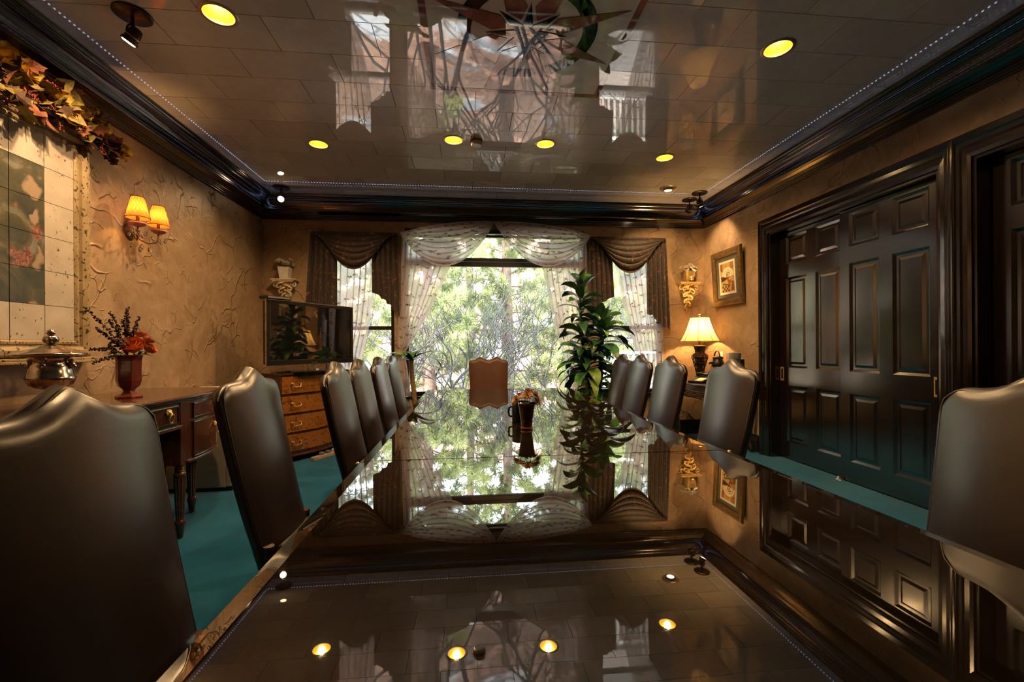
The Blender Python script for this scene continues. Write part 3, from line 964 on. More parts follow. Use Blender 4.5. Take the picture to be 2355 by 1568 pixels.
# ------------------------------------------------------------------ things on the table
vx, vy, vz = .318, 2.37, .7502
t = thing('table_vase', 'small amber glazed vase of dried tan chrysanthemums on the table', 'vase', (vx, vy, vz))
mb = MB(); mb.lathe([(.030, .0), (.034, .006), (.031, .014)], 28, (vx, vy, vz)); mb.build('foot_band', 'orange_band', t, smooth=40)
mb = MB(); mb.lathe([(.029, .0142), (.031, .03), (.036, .075), (.042, .118), (.048, .142), (.043, .142), (.034, .10), (.001, .09)], 32, (vx, vy, vz), cap=False); mb.build('vase_body', 'amber_glaze', t, smooth=True)
rng = random.Random(5)
for k, (dx, dy, dz, r) in enumerate([(-.052, -.01, .160, .042), (.0, -.02, .182, .044), (.045, .0, .180, .048), (.015, .03, .195, .05), (.052, -.02, .150, .036), (-.03, .03, .178, .042)]):
    mb = MB(); c = Vector((vx + dx, vy + dy, vz + dz)); ax = Vector((dx, dy * 1.0 - .02, .06)).normalized()
    a = ax.orthogonal().normalized(); b_ = ax.cross(a)
    for ring, (nn, tilt, ln) in enumerate([(20, 1.35, 1.0), (17, 1.0, .9), (13, .6, .72), (8, .25, .5)]):
        for i in range(nn):
            q = 2 * PI * (i + rng.random() * .6) / nn; tl = tilt + rng.uniform(-.12, .12)
            d = (a * math.cos(q) + b_ * math.sin(q)) * math.sin(tl) + ax * math.cos(tl)
            sd = d.cross(ax).normalized() * r * .10
            p0 = c + ax * .002; p1 = c + d * r * ln * .6; p2 = c + d * r * ln + Vector((0, 0, -.006 * ln))
            mb.add([p0 - sd * .4, p0 + sd * .4, p1 + sd, p1 - sd, p2], [(0, 1, 2, 3), (3, 2, 4)])
    mb.build('chrysanthemum', 'dried_tan', t)
for k, (dx, dy, dz) in enumerate([(.03, -.04, .13), (-.01, -.045, .135), (.06, -.02, .13)]):
    mb = MB(); p = Vector((vx, vy - .02, vz + .14)); q = Vector((vx + dx, vy + dy, vz + dz)); sd = Vector((.012, .004, .004))
    mid = (p + q) / 2 + Vector((0, 0, .012))
    mb.add([p, mid + sd, q, mid - sd, mid + Vector((0, 0, .003))], [(0, 1, 4), (1, 2, 4), (2, 3, 4), (3, 0, 4)])
    mb.build('leaf', 'leaf_light' if k == 1 else 'leaf_dark', t)
    mb = MB(); mb.tube([(vx + dx * .3, vy + .01, vz + .10), (vx + dx * .6, vy, vz + .16)], .002, 5); mb.build('stem', 'leaf_dark', t)
mx_, my_ = .318, 2.62
t = thing('mug', 'dark glazed mug standing behind the amber vase on the table', 'mug', (mx_, my_, .7502))
mb = MB(); mb.lathe([(.052, 0), (.056, .004), (.056, .118), (.0545, .120), (.052, .118), (.052, .012), (.001, .010)], 32, (mx_, my_, .7502), cap=False); mb.build('mug_body', 'mug_glaze', t, smooth=40)
mb = MB(); mb.tube([(mx_ - .0565, my_, .7502 + .09), (mx_ - .072, my_, .7502 + .085), (mx_ - .076, my_, .7502 + .06), (mx_ - .072, my_, .7502 + .035), (mx_ - .0565, my_, .7502 + .03)], .006, 8); mb.build('handle', 'mug_glaze', t, smooth=True)

# ------------------------------------------------------------------ sideboard on the left wall
DZ = .90
t = thing('sideboard', 'dark mahogany sideboard with bowed ends, lion-ring pulls and reeded legs along the left wall', 'sideboard', (-2.15, 2.45, 0))
YC = 2.50
def outline(off=0.0, nb=9):
    """plan outline: straight bowed-out middle, ends curving back to the wall"""
    pts = []
    xw = XL + .045
    hy = .50 + 0 * off
    fx = -1.795 + off
    ex = -2.04 + off * .6
    ey = 1.12 + off
    for k in range(nb + 1):
        q = k / nb * PI / 2
        pts.append((ex + (fx - ex) * math.cos(q) ** .9 if k < nb else ex, YC + hy + (ey - hy) * math.sin(q)))
    right = pts
    left = [(x, 2 * YC - y) for x, y in reversed(pts)]
    return [(xw, 2 * YC - (YC + ey))] + left + right + [(xw, YC + ey)]
def extrude_plan(poly, z0, z1):
    mb = MB(); mb.prism(poly, lambda a, b_, d: (a, b_, z0 + d), z1 - z0); return mb
extrude_plan(outline(.022), DZ - .020, DZ).build('top', 'mahogany', t, smooth=30, bevel=.006)
extrude_plan(outline(.008), DZ - .034, DZ - .0202).build('top_moulding', 'mahogany', t, smooth=30, bevel=.004)
# body: two end pedestals and a shallow middle
po = outline(0.0)
right = [p for p in po if p[1] > YC + .43]
pr = [(XL + .045, YC + .44), (-1.795, YC + .44)] + [p for p in right if p[0] > XL + .05] + [(XL + .045, YC + 1.12)]
pl = [(x, 2 * YC - y) for x, y in reversed(pr)]
for poly in (pr, pl):
    extrude_plan(poly, .465, DZ - .0345).build('end_carcass', 'walnut', t, smooth=30, bevel=.003)
mb = MB(); mb.box(XL + .045, -1.80, YC - .4395, YC + .4395, .705, DZ - .0345); mb.build('middle_carcass', 'walnut', t, bevel=.003)
mb = MB(); mb.box(XL + .045, -1.93, YC - .4395, YC + .4395, .43, .7045); mb.build('kneehole_panel', 'burl', t, bevel=.003)
mb = MB(); mb.box(-1.9295, -1.915, YC - .4395, YC + .4395, .415, .435); mb.build('kneehole_rail', 'mahogany', t, bevel=.004)
mb = MB(); mb.box(-1.7995, -1.782, YC - .4395, YC + .4395, .700, .722); mb.build('apron_rail', 'mahogany', t, bevel=.004)
def arch_inlay():
    mb = MB(); pts = []
    for q in np.linspace(0, PI, 20): pts.append((-1.9298, YC + .34 * math.cos(q), .46 + .19 * math.sin(q)))
    mb.tube(pts, .004, 6); return mb
arch_inlay().build('arch_inlay', 'espresso_flat', t)
# centre drawer
mb = MB(); mb.box(-1.7998, -1.786, YC - .415, YC + .415, .735, .848); dr = mb.build('drawer', 'walnut', t, bevel=.003)
mb = MB()
for z in (.742, .841): mb.box(-1.7858, -1.780, YC - .408, YC + .408, z - .004, z + .004)
for y in (YC - .404, YC + .404): mb.box(-1.7858, -1.780, y - .004, y + .004, .746, .837)
mb.build('bead', 'espresso_flat', dr)
def lion_pull(px, py, pz, ang, parent):
    """lion mask with a hanging ring; ang turns the outward normal about z (0 = +x)"""
    n_ = Vector((math.cos(ang), math.sin(ang), 0)); s_ = Vector((-math.sin(ang), math.cos(ang), 0)); u = Vector((0, 0, 1))
    c = Vector((px, py, pz))
    mb = MB()
    def e(o, r): mb.ball(tuple(c + o), r, 8, 5)
    e(n_ * .006, (.017, .017, .017)); e(n_ * .018 - u * .004, (.009, .009, .008)); e(n_ * .022 - u * .010, (.006, .006, .005))
    for sg in (-1, 1):
        e(n_ * .016 + s_ * sg * .007 + u * .004, (.004, .004, .004)); e(n_ * .008 + s_ * sg * .014 + u * .013, (.006, .006, .006)); e(n_ * .006 + s_ * sg * .016 - u * .004, (.007, .007, .009))
    for q in np.linspace(.3, PI - .3, 5): e(n_ * .004 + s_ * .017 * math.cos(q) + u * .018 * math.sin(q), (.007, .007, .007))
    lm = mb.build('lion_mask', 'brass', parent, smooth=True)
    mb = MB(); pts = []
    for k in range(21):
        q = 2 * PI * k / 20
        pts.append(c + n_ * (.022 + .004 * math.cos(q)) + s_ * .019 * math.sin(q) + u * (-.034 + .026 * math.cos(q)))
    mb.tube(pts, .0042, 7, cap=False); mb.build('ring', 'brass', parent, smooth=True)
lion_pull(-1.785, YC + .31, .815, 0, dr); lion_pull(-1.785, YC - .31, .815, 0, dr)
# end drawers follow the curve
def curve_pt(q, off):
    fx, ex, hy, ey = -1.795, -2.04, .50, 1.12
    x = ex + (fx - ex) * math.cos(q) ** .9; y = YC + hy + (ey - hy) * math.sin(q)
    q2 = q + .01; x2 = ex + (fx - ex) * max(0, math.cos(q2)) ** .9; y2 = YC + hy + (ey - hy) * math.sin(q2)
    d = Vector((x2 - x, y2 - y, 0)).normalized(); n_ = Vector((d.y, -d.x, 0))
    return Vector((x, y, 0)) + n_ * off, n_
for sg in (1, -1):
    for z0, z1, zp in ((.745, .848, .815), (.490, .728, .655)):
        mb = MB(); o = 0; qs = np.linspace(.10, 1.25, 12)
        for off in (.0006, .010):
            for z in (z0, z1):
                for q in qs:
                    p, _ = curve_pt(q, off); mb.v.append((p.x, p.y if sg > 0 else 2 * YC - p.y, z))
        nq = len(qs)
        for k in range(nq - 1):
            for a, b_ in ((0, 1), (2, 3), (0, 2), (1, 3)): mb.f.append((a * nq + k, a * nq + k + 1, b_ * nq + k + 1, b_ * nq + k))
        mb.f += [(0, nq, 3 * nq, 2 * nq), (nq - 1, 2 * nq - 1, 4 * nq - 1, 3 * nq - 1)]
        d2 = mb.build('drawer', 'walnut', t, smooth=30)
        mb = MB()
        for z in (z0 + .008, z1 - .008):
            pts = [curve_pt(q, .0115)[0] for q in qs]
            mb.tube([(p.x, p.y if sg > 0 else 2 * YC - p.y, z) for p in pts], .004, 5)
        mb.build('bead', 'espresso_flat', d2)
        p, n_ = curve_pt(.62, .012)
        ang = math.atan2(n_.y, n_.x) * sg
        lion_pull(p.x, p.y if sg > 0 else 2 * YC - p.y, zp, ang, d2)
    pts = [curve_pt(q, .004)[0] for q in np.linspace(.0, 1.5, 14)]
    mb = MB(); mb.tube([(p.x, p.y if sg > 0 else 2 * YC - p.y, .475) for p in pts], .012, 6); mb.build('base_moulding', 'mahogany', t, smooth=True)
mb0 = [(.030, .0), (.030, -.006), (.022, -.012), (.030, -.020), (.022, -.028), (.030, -.036), (.024, -.044), (.034, -.056), (.034, -.062), (.030, -.075)]
for lx, ly in [(-1.822, YC + .475), (-1.822, YC - .475), (-2.02, YC + .93), (-2.02, YC - .93), (XL + .09, YC + 1.06), (XL + .09, YC - 1.06), (XL + .09, YC + .475), (XL + .09, YC - .475)]:
    mb = MB(); c = (lx, ly, .464)
    mb.lathe(mb0, 20, c)
    mb.lathe([(.030, -.0751), (.029, -.12), (.020, -.345)], 40, c, flute=10, fl_amp=.10)
    mb.lathe([(.020, -.345), (.030, -.360), (.031, -.372), (.026, -.385), (.017, -.455), (.012, -.463)], 16, c)
    mb.build('leg', 'mahogany', t, smooth=50)

# urn on the sideboard
ux, uy, uz = -2.10, 2.44, DZ + .0005
t = thing('urn', 'tarnished silver lidded urn with fluted bowl on the sideboard', 'urn', (ux, uy, uz))
mb = MB(); mb.lathe([(.055, 0), (.056, .012), (.046, .022), (.026, .050), (.020, .075), (.026, .098)], 28, (ux, uy, uz)); mb.build('foot', 'silver', t, smooth=50)
mb = MB(); mb.lathe([(.026, .0985), (.055, .106), (.080, .122), (.090, .148)], 72, (ux, uy, uz), cap=False, flute=24, fl_amp=.022)
mb.lathe([(.093, .148), (.095, .158), (.088, .166), (.084, .190), (.074, .215), (.064, .230), (.066, .250), (.086, .262)], 40, (ux, uy, uz), cap=False)
mb.build('bowl', 'silver', t, smooth=True)
mb = MB(); mb.lathe([(.060, .2625), (.118, .2655), (.132, .268), (.137, .275), (.130, .282), (.105, .288), (.092, .298), (.060, .306), (.046, .318), (.020, .324), (.001, .325)], 48, (ux, uy, uz), flute=0); mb.build('lid', 'silver', t, smooth=True)
mb = MB(); mb.lathe([(.012, .3252), (.026, .336), (.030, .352), (.022, .366), (.010, .374)], 30, (ux, uy, uz), flute=6, fl_amp=.12)
mb.lathe([(.014, .374), (.019, .384), (.012, .398), (.001, .404)], 16, (ux, uy, uz)); mb.build('finial', 'silver', t, smooth=True)
for a in (0.3, PI + .3, PI / 2 + .3, -PI / 2 + .3):
    mb = MB(); cx_, cy_ = ux + .080 * math.cos(a), uy + .080 * math.sin(a)
    mb.ball((cx_, cy_, uz + .222), (.016, .016, .019), 8, 6); mb.ball((cx_ + .012 * math.cos(a), cy_ + .012 * math.sin(a), uz + .214), (.008, .008, .008), 8, 5)
    mb.ball((cx_, cy_, uz + .244), (.013, .013, .009), 8, 5); mb.build('mask_handle', 'silver', t, smooth=True)

# red vase with dried bouquet
fx, fy, fz = -2.085, 2.93, DZ + .0005
t = thing('flower_vase', 'hexagonal red lacquer vase of orange roses and dark berry sprigs on the sideboard', 'vase', (fx, fy, fz))
mb = MB(); mb.lathe([(.072, 0), (.070, .012), (.040, .026), (.030, .040), (.034, .052)], 6, (fx, fy, fz), phase=.3); mb.build('foot', 'red_lacquer', t, bevel=.003)
mb = MB(); mb.lathe([(.034, .0522), (.056, .072), (.066, .105), (.065, .180), (.066, .228), (.073, .262), (.067, .262), (.058, .19), (.001, .18)], 6, (fx, fy, fz), cap=False, phase=.3); mb.build('vase_body', 'red_lacquer', t, bevel=.003)
rng = random.Random(11)
def rose(c, r, ax, mat, parent, name='rose'):
    ax = Vector(ax).normalized(); a = ax.orthogonal().normalized(); b_ = ax.cross(a); c = Vector(c); mb = MB()
    for ring, (nn, op, ln) in enumerate([(7, 1.15, 1.0), (6, .85, .95), (5, .55, .85), (4, .3, .72)]):
        for i in range(nn):
            q = 2 * PI * (i + .37 * ring) / nn; wq = 2 * PI / nn * .80
            pts = []
            for vv, (rr, hh) in enumerate([(.12, -.3), (.80 * math.sin(op) + .10, .05), (.98 * math.sin(op) + .06, .50 * ln + .42 * (1 - math.sin(op)))]):
                for uu in (-1, 0, 1):
                    qq = q + uu * wq * (1 if vv else .4); k_ = r * rr * (1 - .10 * abs(uu))
                    pts.append(c + a * math.cos(qq) * k_ + b_ * math.sin(qq) * k_ + ax * r * (hh - .10 * abs(uu) * (vv == 2)))
            mb.add(pts, [(0, 1, 4, 3), (1, 2, 5, 4), (3, 4, 7, 6), (4, 5, 8, 7)])
    return mb.build(name, mat, parent, smooth=True)
rose((fx + .045, fy - .030, fz + .310), .068, (.3, -.6, .7), 'rose_orange', t)
rose((fx + .075, fy + .050, fz + .300), .052, (.6, .2, .5), 'rose_orange', t)
rose((fx + .045, fy + .030, fz + .385), .040, (.2, 0, 1), 'rose_pink', t)
rose((fx + .085, fy + .035, fz + .350), .038, (.5, .2, .8), 'rose_pink', t)
for k in range(9):
    a = rng.uniform(0, 6.28); mb = MB(); p = Vector((fx + .05 * math.cos(a), fy + .05 * math.sin(a), fz + .262)); q = p + Vector((math.cos(a) * .07, math.sin(a) * .07, rng.uniform(-.03, .02)))
    sd = Vector((-math.sin(a), math.cos(a), 0)) * .022; m_ = (p + q) / 2 + Vector((0, 0, .016))
    mb.add([p, m_ + sd, q, m_ - sd, m_ + Vector((0, 0, -.006))], [(0, 1, 4), (1, 2, 4), (2, 3, 4), (3, 0, 4)]); mb.build('leaf', 'leaf_dark', t)
for k, (dx, dy, dz) in enumerate([(-.02, .03, .56), (.0, -.02, .55), (.03, .05, .50), (-.03, -.10, .52), (-.05, -.25, .53), (-.04, -.19, .42), (-.03, -.24, .30), (-.02, -.24, .22), (.0, -.13, .36), (-.06, -.06, .47), (-.03, .0, .48), (.02, .02, .44)]):
    p0 = Vector((fx, fy - .01, fz + .255)); p2 = Vector((fx + dx, fy + dy, fz + dz)); p1 = (p0 + p2) / 2 + Vector((0, -dy * .12, .03))
    mb = MB(); path = [p0.lerp(p1, q).lerp(p1.lerp(p2, q), q) for q in np.linspace(0, 1, 9)]
    mb.tube(path, .0022, 5)
    for j in range(34):
        q = .32 + .68 * j / 33; p = p0.lerp(p1, q).lerp(p1.lerp(p2, q), q)
        o_ = Vector((rng.uniform(-1, 1), rng.uniform(-1, 1), rng.uniform(-1, 1))).normalized() * .011 * (1.15 - .5 * q)
        mb.ball(tuple(p + o_), .0062 * rng.uniform(.7, 1.2), 6, 4)
    mb.build('berry_sprig', 'berry_plum', t, smooth=True)
mb = MB()
for k in range(70):
    d = Vector((rng.uniform(-1, 1), rng.uniform(-1, 1), rng.uniform(-.2, 1))).normalized() * .05
    mb.ball((fx + d.x, fy - .075 + d.y * .8, fz + .31 + d.z), .008, 6, 4)
mb.build('dried_head', 'autumn_brown', t, smooth=True)

# small fridge behind the sideboard
t = thing('mini_fridge', 'cream mini fridge standing behind the sideboard', 'fridge', (-2.24, 4.16, 0))
mb = MB(); mb.box(-2.50, -2.03, 3.90, 4.42, .03, .80); mb.build('cabinet', 'fridge_paint', t, bevel=.008)
mb = MB(); mb.box(-2.028, -1.975, 3.90, 4.42, .035, .80); dd = mb.build('door', 'fridge_paint', t, bevel=.012)
mb = MB(); mb.box(-1.974, -1.962, 3.92, 3.94, .5, .74); mb.build('handle', 'fridge_paint', dd, bevel=.004)
mb = MB(); mb.box(-2.505, -1.97, 3.895, 4.425, .801, .842); mb.build('top', 'white_plastic', t, bevel=.008)
mb = MB(); mb.box(-2.49, -1.99, 3.92, 4.40, .001, .0295); mb.build('plinth', 'black_plastic', t)
mb = MB(); mb.tube([(-2.16, 4.0, .846)] + [(-2.16 + .20 * q, 4.02, .846 + .045 * math.sin(q * PI)) for q in np.linspace(.1, .9, 8)] + [(-1.95, 4.02, .846)], .004, 6)
mb.build('power_cord', 'black_plastic', t, smooth=True)

# ------------------------------------------------------------------ burl chest, television and its clutter
def local_thing(*a, **k):
    o = thing(*a, **k); WM.pop(o.name); return o
CA = R(61.6)
t = local_thing('chest_of_drawers', 'burl walnut serpentine chest of four drawers with brass bail pulls, under the television', 'chest', (-1.845, 5.155, 0), CA)
CW, CD = .46, .21
def cfront(x, off=0.0): return -CD - .034 * math.cos(PI * x / (CW * 1.05)) * (1 if abs(x) < CW else 0) + .018 - off
def cplan(x0, x1, yb_, off, n=18):
    xs = np.linspace(x0, x1, n)
    return [(x, cfront(x, off)) for x in xs] + [(x1, yb_), (x0, yb_)]
extrude_plan(cplan(-CW, CW, CD, 0), .085, .915).build('carcass', 'walnut', t, smooth=30)
extrude_plan(cplan(-CW - .015, CW + .015, CD, .022), .9155, .940).build('top', 'walnut', t, smooth=30, bevel=.006)
extrude_plan(cplan(-CW - .012, CW + .012, CD, .020), .060, .0848).build('base_moulding', 'mahogany', t, smooth=30, bevel=.006)
for sx in (-1, 1):
    for sy in (-1, 1):
        mb = MB(); x = sx * (CW - .05); y = sy * (CD - .05)
        mb.lathe([(.045, .0598), (.05, .045), (.038, .018), (.030, .001)], 14, (x, y, 0)); mb.build('foot', 'mahogany', t, smooth=50)
for z0, z1 in ((.725, .902), (.520, .697), (.318, .494), (.118, .292)):
    xs = np.linspace(-CW + .022, CW - .022, 18); mb = MB(); nq = len(xs)
    for off in (.0008, .009):
        for z in (z0, z1):
            for x in xs: mb.v.append((x, cfront(x, off), z))
    for k in range(nq - 1):
        for a, b_ in ((0, 1), (2, 3), (0, 2), (1, 3)): mb.f.append((a * nq + k, a * nq + k + 1, b_ * nq + k + 1, b_ * nq + k))
    mb.f += [(0, nq, 3 * nq, 2 * nq), (nq - 1, 2 * nq - 1, 4 * nq - 1, 3 * nq - 1)]
    dr = mb.build('drawer', 'burl', t, smooth=30)
    zc = (z0 + z1) / 2
    for x in (-.275, .275):
        y = cfront(x, .0095); mb = MB()
        for sx in (-1, 1):
            mb.tube([(x + sx * .045, y, zc + .012), (x + sx * .045, y - .006, zc + .012), (x + sx * .045, y - .008, zc + .012), (x + sx * .045, y - .020, zc + .012)], [.014, .012, .007, .008], 10)
            mb.ball((x + sx * .045, y - .024, zc + .012), .008, 8, 5)
        mb.tube([(x - .045, y - .022, zc + .012), (x - .042, y - .026, zc - .012), (x - .026, y - .028, zc - .024), (x - .012, y - .028, zc - .019), (x, y - .028, zc - .023), (x + .012, y - .028, zc - .019), (x + .026, y - .028, zc - .024), (x + .042, y - .026, zc - .012), (x + .045, y - .022, zc + .012)], [.005, .005, .0055, .006, .008, .006, .0055, .005, .005], 8)
        mb.build('bail_pull', 'brass', dr, smooth=40)

t = local_thing('television', 'flat screen television angled into the far left corner', 'television', (-1.700, 5.010, .9405), R(57.8))
TVW = .55
mb = MB(); mb.box(-TVW + .004, TVW - .004, -.012, .038, .094, .736); mb.build('back_shell', 'black_plastic', t, bevel=.01)
mb = MB()
x0, x1, z0, z1, bz = -TVW, TVW, .088, .742, .030
for a in ((x0, x1, z1 - bz, z1), (x0, x1, z0, z0 + bz + .016), (x0, x0 + bz, z0 + bz + .016, z1 - bz), (x1 - bz, x1, z0 + bz + .016, z1 - bz)): mb.box(a[0], a[1], -.030, -.0125, a[2], a[3])
mb.build('bezel', 'black_plastic', t)
mb = MB()
for a in ((x0 - .004, x1 + .004, z1, z1 + .006), (x0 - .004, x1 + .004, z0 - .006, z0), (x0 - .005, x0, z0, z1), (x1, x1 + .005, z0, z1)): mb.box(a[0], a[1], -.031, -.012, a[2], a[3])
mb.build('edge_trim', 'silver', t)
mb = MB(); mb.box(x0 + bz, x1 - bz, -.0235, -.0128, z0 + bz + .016, z1 - bz); mb.build('screen', 'screen_glass', t)
mb = MB()
for a in ((x0 + bz, x1 - bz, z0 + bz + .016, z0 + bz + .019),): mb.box(a[0], a[1], -.0305, -.0300, a[2], a[3])
mb.build('bezel_line', 'silver', t)
mb = MB(); mb.box(-.04, .04, -.034, -.0302, z0 + .010, z0 + .020); mb.build('badge', 'silver', t)
mb = MB(); mb.box(-.05, .05, .0, .025, .012, .0935); mb.build('neck', 'silver', t, bevel=.004)
mb = MB(); mb.lathe([(.001, .012), (.19, .011), (.20, .006), (.20, .0005)], 40); 
mb.v = [(x * 1.3, y * .62, z) for x, y, z in mb.v]; mb.build('stand', 'black_plastic', t, smooth=40)

t = local_thing('cable_box', 'small black cable box lying on the top edge of the television', 'cable box', (-1.700, 5.010, 1.6895), R(57.8))
mb = MB(); mb.box(-.56, -.29, -.055, .075, .0005, .034); mb.build('case', 'black_plastic', t, bevel=.008)
mb = MB(); mb.box(-.55, -.30, -.0575, -.0552, .008, .026); mb.build('front_panel', 'grey_plastic', t)
mb = MB(); mb.box(-.32, -.305, -.0590, -.0578, .012, .020); mb.build('button', 'silver', t)

def chest_thing(name, label, cat, x, y, z=.9405, rz=0):
    return local_thing(name, label, cat, (-1.845 + x * math.cos(CA) - y * math.sin(CA), 5.155 + x * math.sin(CA) + y * math.cos(CA), z), CA + rz)
t = chest_thing('remote_control', 'black remote control at the left front of the burl chest', 'remote', -.37, -.13, rz=.3)
mb = MB(); mb.box(-.09, .09, -.024, .024, .0005, .020); mb.build('case', 'black_plastic', t, bevel=.006)
for i in range(6):
    mb = MB(); mb.box(-.07 + i * .022, -.056 + i * .022, -.012, .012, .0202, .0225); mb.build('button', 'grey_plastic', t)
t = chest_thing('power_adapter', 'small white plug adapter among the leads on the chest top', 'adapter', -.02, -.165)
mb = MB(); mb.box(-.055, .055, -.03, .03, .0005, .030); mb.build('case', 'white_plastic', t, bevel=.006)
mb = MB(); mb.tube([(.055, 0, .014), (.10, -.01, .008), (.16, -.03, .005)], .003, 6); mb.build('lead', 'white_plastic', t, smooth=True)
for k, (mat, pts, lab) in enumerate([('black_plastic', [(-.40, .02), (-.3, -.03), (-.2, -.02), (-.12, -.06), (-.06, -.02)], 'black lead lying on the left of the chest top'),
                                     ('white_plastic', [(-.16, -.19), (-.08, -.215), (.02, -.212), (.09, -.215), (.15, -.18), (.2, -.1)], 'pale lead looping along the front of the chest top'),
                                     ('black_plastic', [(.10, -.12), (.17, -.14), (.24, -.10), (.3, -.15), (.36, -.09)], 'black lead coiled on the right of the chest top')]):
    mb = MB(); mb.tube([(x, y, .0045 + .004 * (i % 2)) for i, (x, y) in enumerate(pts)], .0035, 6)
    o = mb.build('cable', mat, None, smooth=True); o.location = (-1.845, 5.155, .9405); o.rotation_euler = (0, 0, CA); tag(o, lab, 'cable')
t = local_thing('power_strip', 'beige power strip with plugs on the carpet below the chest', 'power strip', (-1.545, 4.995, 0), CA)
mb = MB(); mb.box(-.20, .20, -.03, .03, .001, .042); mb.build('case', 'fridge_paint', t, bevel=.006)
for i in range(3):
    mb = MB(); mb.box(-.10 + .09 * i, -.055 + .09 * i, -.02, .02, .0425, .072); mb.build('plug', 'grey_plastic' if i < 2 else 'white_plastic', t, bevel=.004)
mb = MB(); mb.tube([(.18, 0, .043), (.22, -.01, .075), (.28, .02, .06), (.36, .0, .03), (.45, .05, .008)], .006, 6); mb.build('flex', 'white_plastic', t, smooth=True)

# ------------------------------------------------------------------ tile mural, garland and sconce on the left wall
def frame_sweep(mb, prof, a0, a1, b0, b1, fn):
    """profile (w outwards, h off the wall) round a rectangle; fn(a, b, h) -> xyz"""
    n = len(prof); o = len(mb.v)
    for sa, sb in ((-1, -1), (1, -1), (1, 1), (-1, 1)):
        for w, h in prof:
            mb.v.append(tuple(fn((a1 + w) if sa > 0 else (a0 - w), (b1 + w) if sb > 0 else (b0 - w), h)))
    for c in range(4):
        c2 = (c + 1) % 4
        for k in range(n):
            k2 = (k + 1) % n
            mb.f.append((o + c * n + k, o + c * n + k2, o + c2 * n + k2, o + c2 * n + k))
t = thing('tile_mural', 'large crackled tile mural of flowers in a pitted stone frame on the left wall', 'mural', (XL, 2.45, 1.2))
ye = [1.862, 2.058, 2.257, 2.456, 2.655, 2.855, 3.048]
ze = [1.255, 1.463, 1.668, 1.872, 2.077, 2.281, 2.475]
LW = lambda a, b_, h: (XL + h, a, b_)
mb = MB(); mb.box(XL + .001, XL + .028, ye[0], ye[-1], ze[0], ze[-1]); mb.build('backing', 'autumn_brown', t)
for i in range(6):
    for j in range(6):
        pr_ = (1 <= i <= 4) and (1 <= j <= 4)
        q = .0015
        mb = MB(); mb.box(XL + .0285, XL + .038 + .0012 * ((i * 7 + j * 3) % 3), ye[i] + q, ye[i + 1] - q, ze[j] + q, ze[j + 1] - q)
        mb.build('tile', 'floral_print' if pr_ else 'crackle_tile', t)
mb = MB(); frame_sweep(mb, [(0, .001), (0, .042), (.010, .052), (.022, .052), (.026, .044), (.036, .044), (.040, .060), (.060, .072), (.085, .070), (.098, .058), (.102, .030), (.102, .001)], ye[0], ye[-1], ze[0], ze[-1], LW)
mb.build('frame', 'travertine', t, smooth=30)
mb = MB(); mb.box(XL + .001, XL + .085, ye[0] - .12, ye[-1] + .12, 1.135, 1.150); mb.box(XL + .001, XL + .10, ye[0] - .135, ye[-1] + .115, 1.1175, 1.1345)
mb.build('ledge', 'travertine', t, bevel=.004)

t = thing('flower_garland', 'autumn garland of leaves, berries and yellow blooms draped along the mural top', 'garland', (XL + .08, 2.5, 2.58))
rng = random.Random(21)
mb = MB(); mb.tube([(XL + .07 + .02 * math.sin(q * 7), q, 2.625 + .015 * math.sin(q * 9) - max(0, q - 3.0) * .22) for q in np.linspace(1.75, 3.28, 30)], .009, 6); mb.build('vine', 'autumn_brown', t, smooth=True)
def leaf_mesh(L, W, lobes):
    mb = MB(); pts = []
    prof = [(0, .10), (.12, .35), (.22, .95), (.32, .55), (.45, 1.0), (.56, .45), (.72, .62), (.84, .25), (1, .0)] if lobes else [(0, .05), (.2, .6), (.45, 1.0), (.7, .7), (.9, .28), (1, 0)]
    n = len(prof)
    for f, w in prof:
        cz = .10 * L * math.sin(f * 2.6)
        pts += [(-w * W, f * L, cz + .12 * W * w), (0, f * L, cz - .05 * W), (w * W, f * L, cz + .12 * W * w)]
    for k in range(n - 1):
        a = k * 3; mb.f += [(a, a + 1, a + 4, a + 3), (a + 1, a + 2, a + 5, a + 4)]
    mb.v = pts
    return mb
lf = []
for mat in ('autumn_olive', 'autumn_rust', 'autumn_brown'):
    for lob in (True, False):
        lf.append(leaf_mesh(.105, .040, lob).build('leaf', mat, t))
first = True
for k in range(215):
    y = 1.78 + 1.50 * rng.random() ** .75
    zc = 2.635 + .015 * math.sin(y * 9) - max(0, y - 3.0) * .30
    h = .095 if y < 3.1 else .065
    p = Vector((XL + .095 + rng.uniform(-.02, .065), y, zc + rng.uniform(-h, h)))
    d = Vector((rng.uniform(.1, 1), rng.uniform(-1, 1), rng.uniform(-1, .8))).normalized()
    q_ = d.to_track_quat('Y', 'Z') @ Matrix.Rotation(rng.uniform(0, 6.28), 4, 'Y').to_quaternion()
    mt = Matrix.Translation(p - Vector((XL + .08, 2.5, 2.58))) @ q_.to_matrix().to_4x4() @ Matrix.Scale(rng.uniform(.65, 1.25), 4)
    src = lf[k] if k < len(lf) else lf[rng.randrange(len(lf))]
    o = src if k < len(lf) else piece(src, t, mt)
    if k < len(lf):  # the first of each kind is itself placed
        src.data.transform(Matrix.Translation((XL + .08, 2.5, 2.58))); src.matrix_local = mt
    else: o.matrix_local = mt
for y, z, r in [(2.62, 2.71, .060), (2.80, 2.68, .062), (2.96, 2.66, .05), (2.50, 2.72, .062), (2.88, 2.59, .055), (3.10, 2.64, .056), (3.285, 2.565, .05), (2.30, 2.70, .06), (2.10, 2.70, .06), (3.04, 2.72, .03)]:
    rose((XL + .165, y, z), r, (1, -.2, .15), 'autumn_yellow', t, 'yellow_bloom')
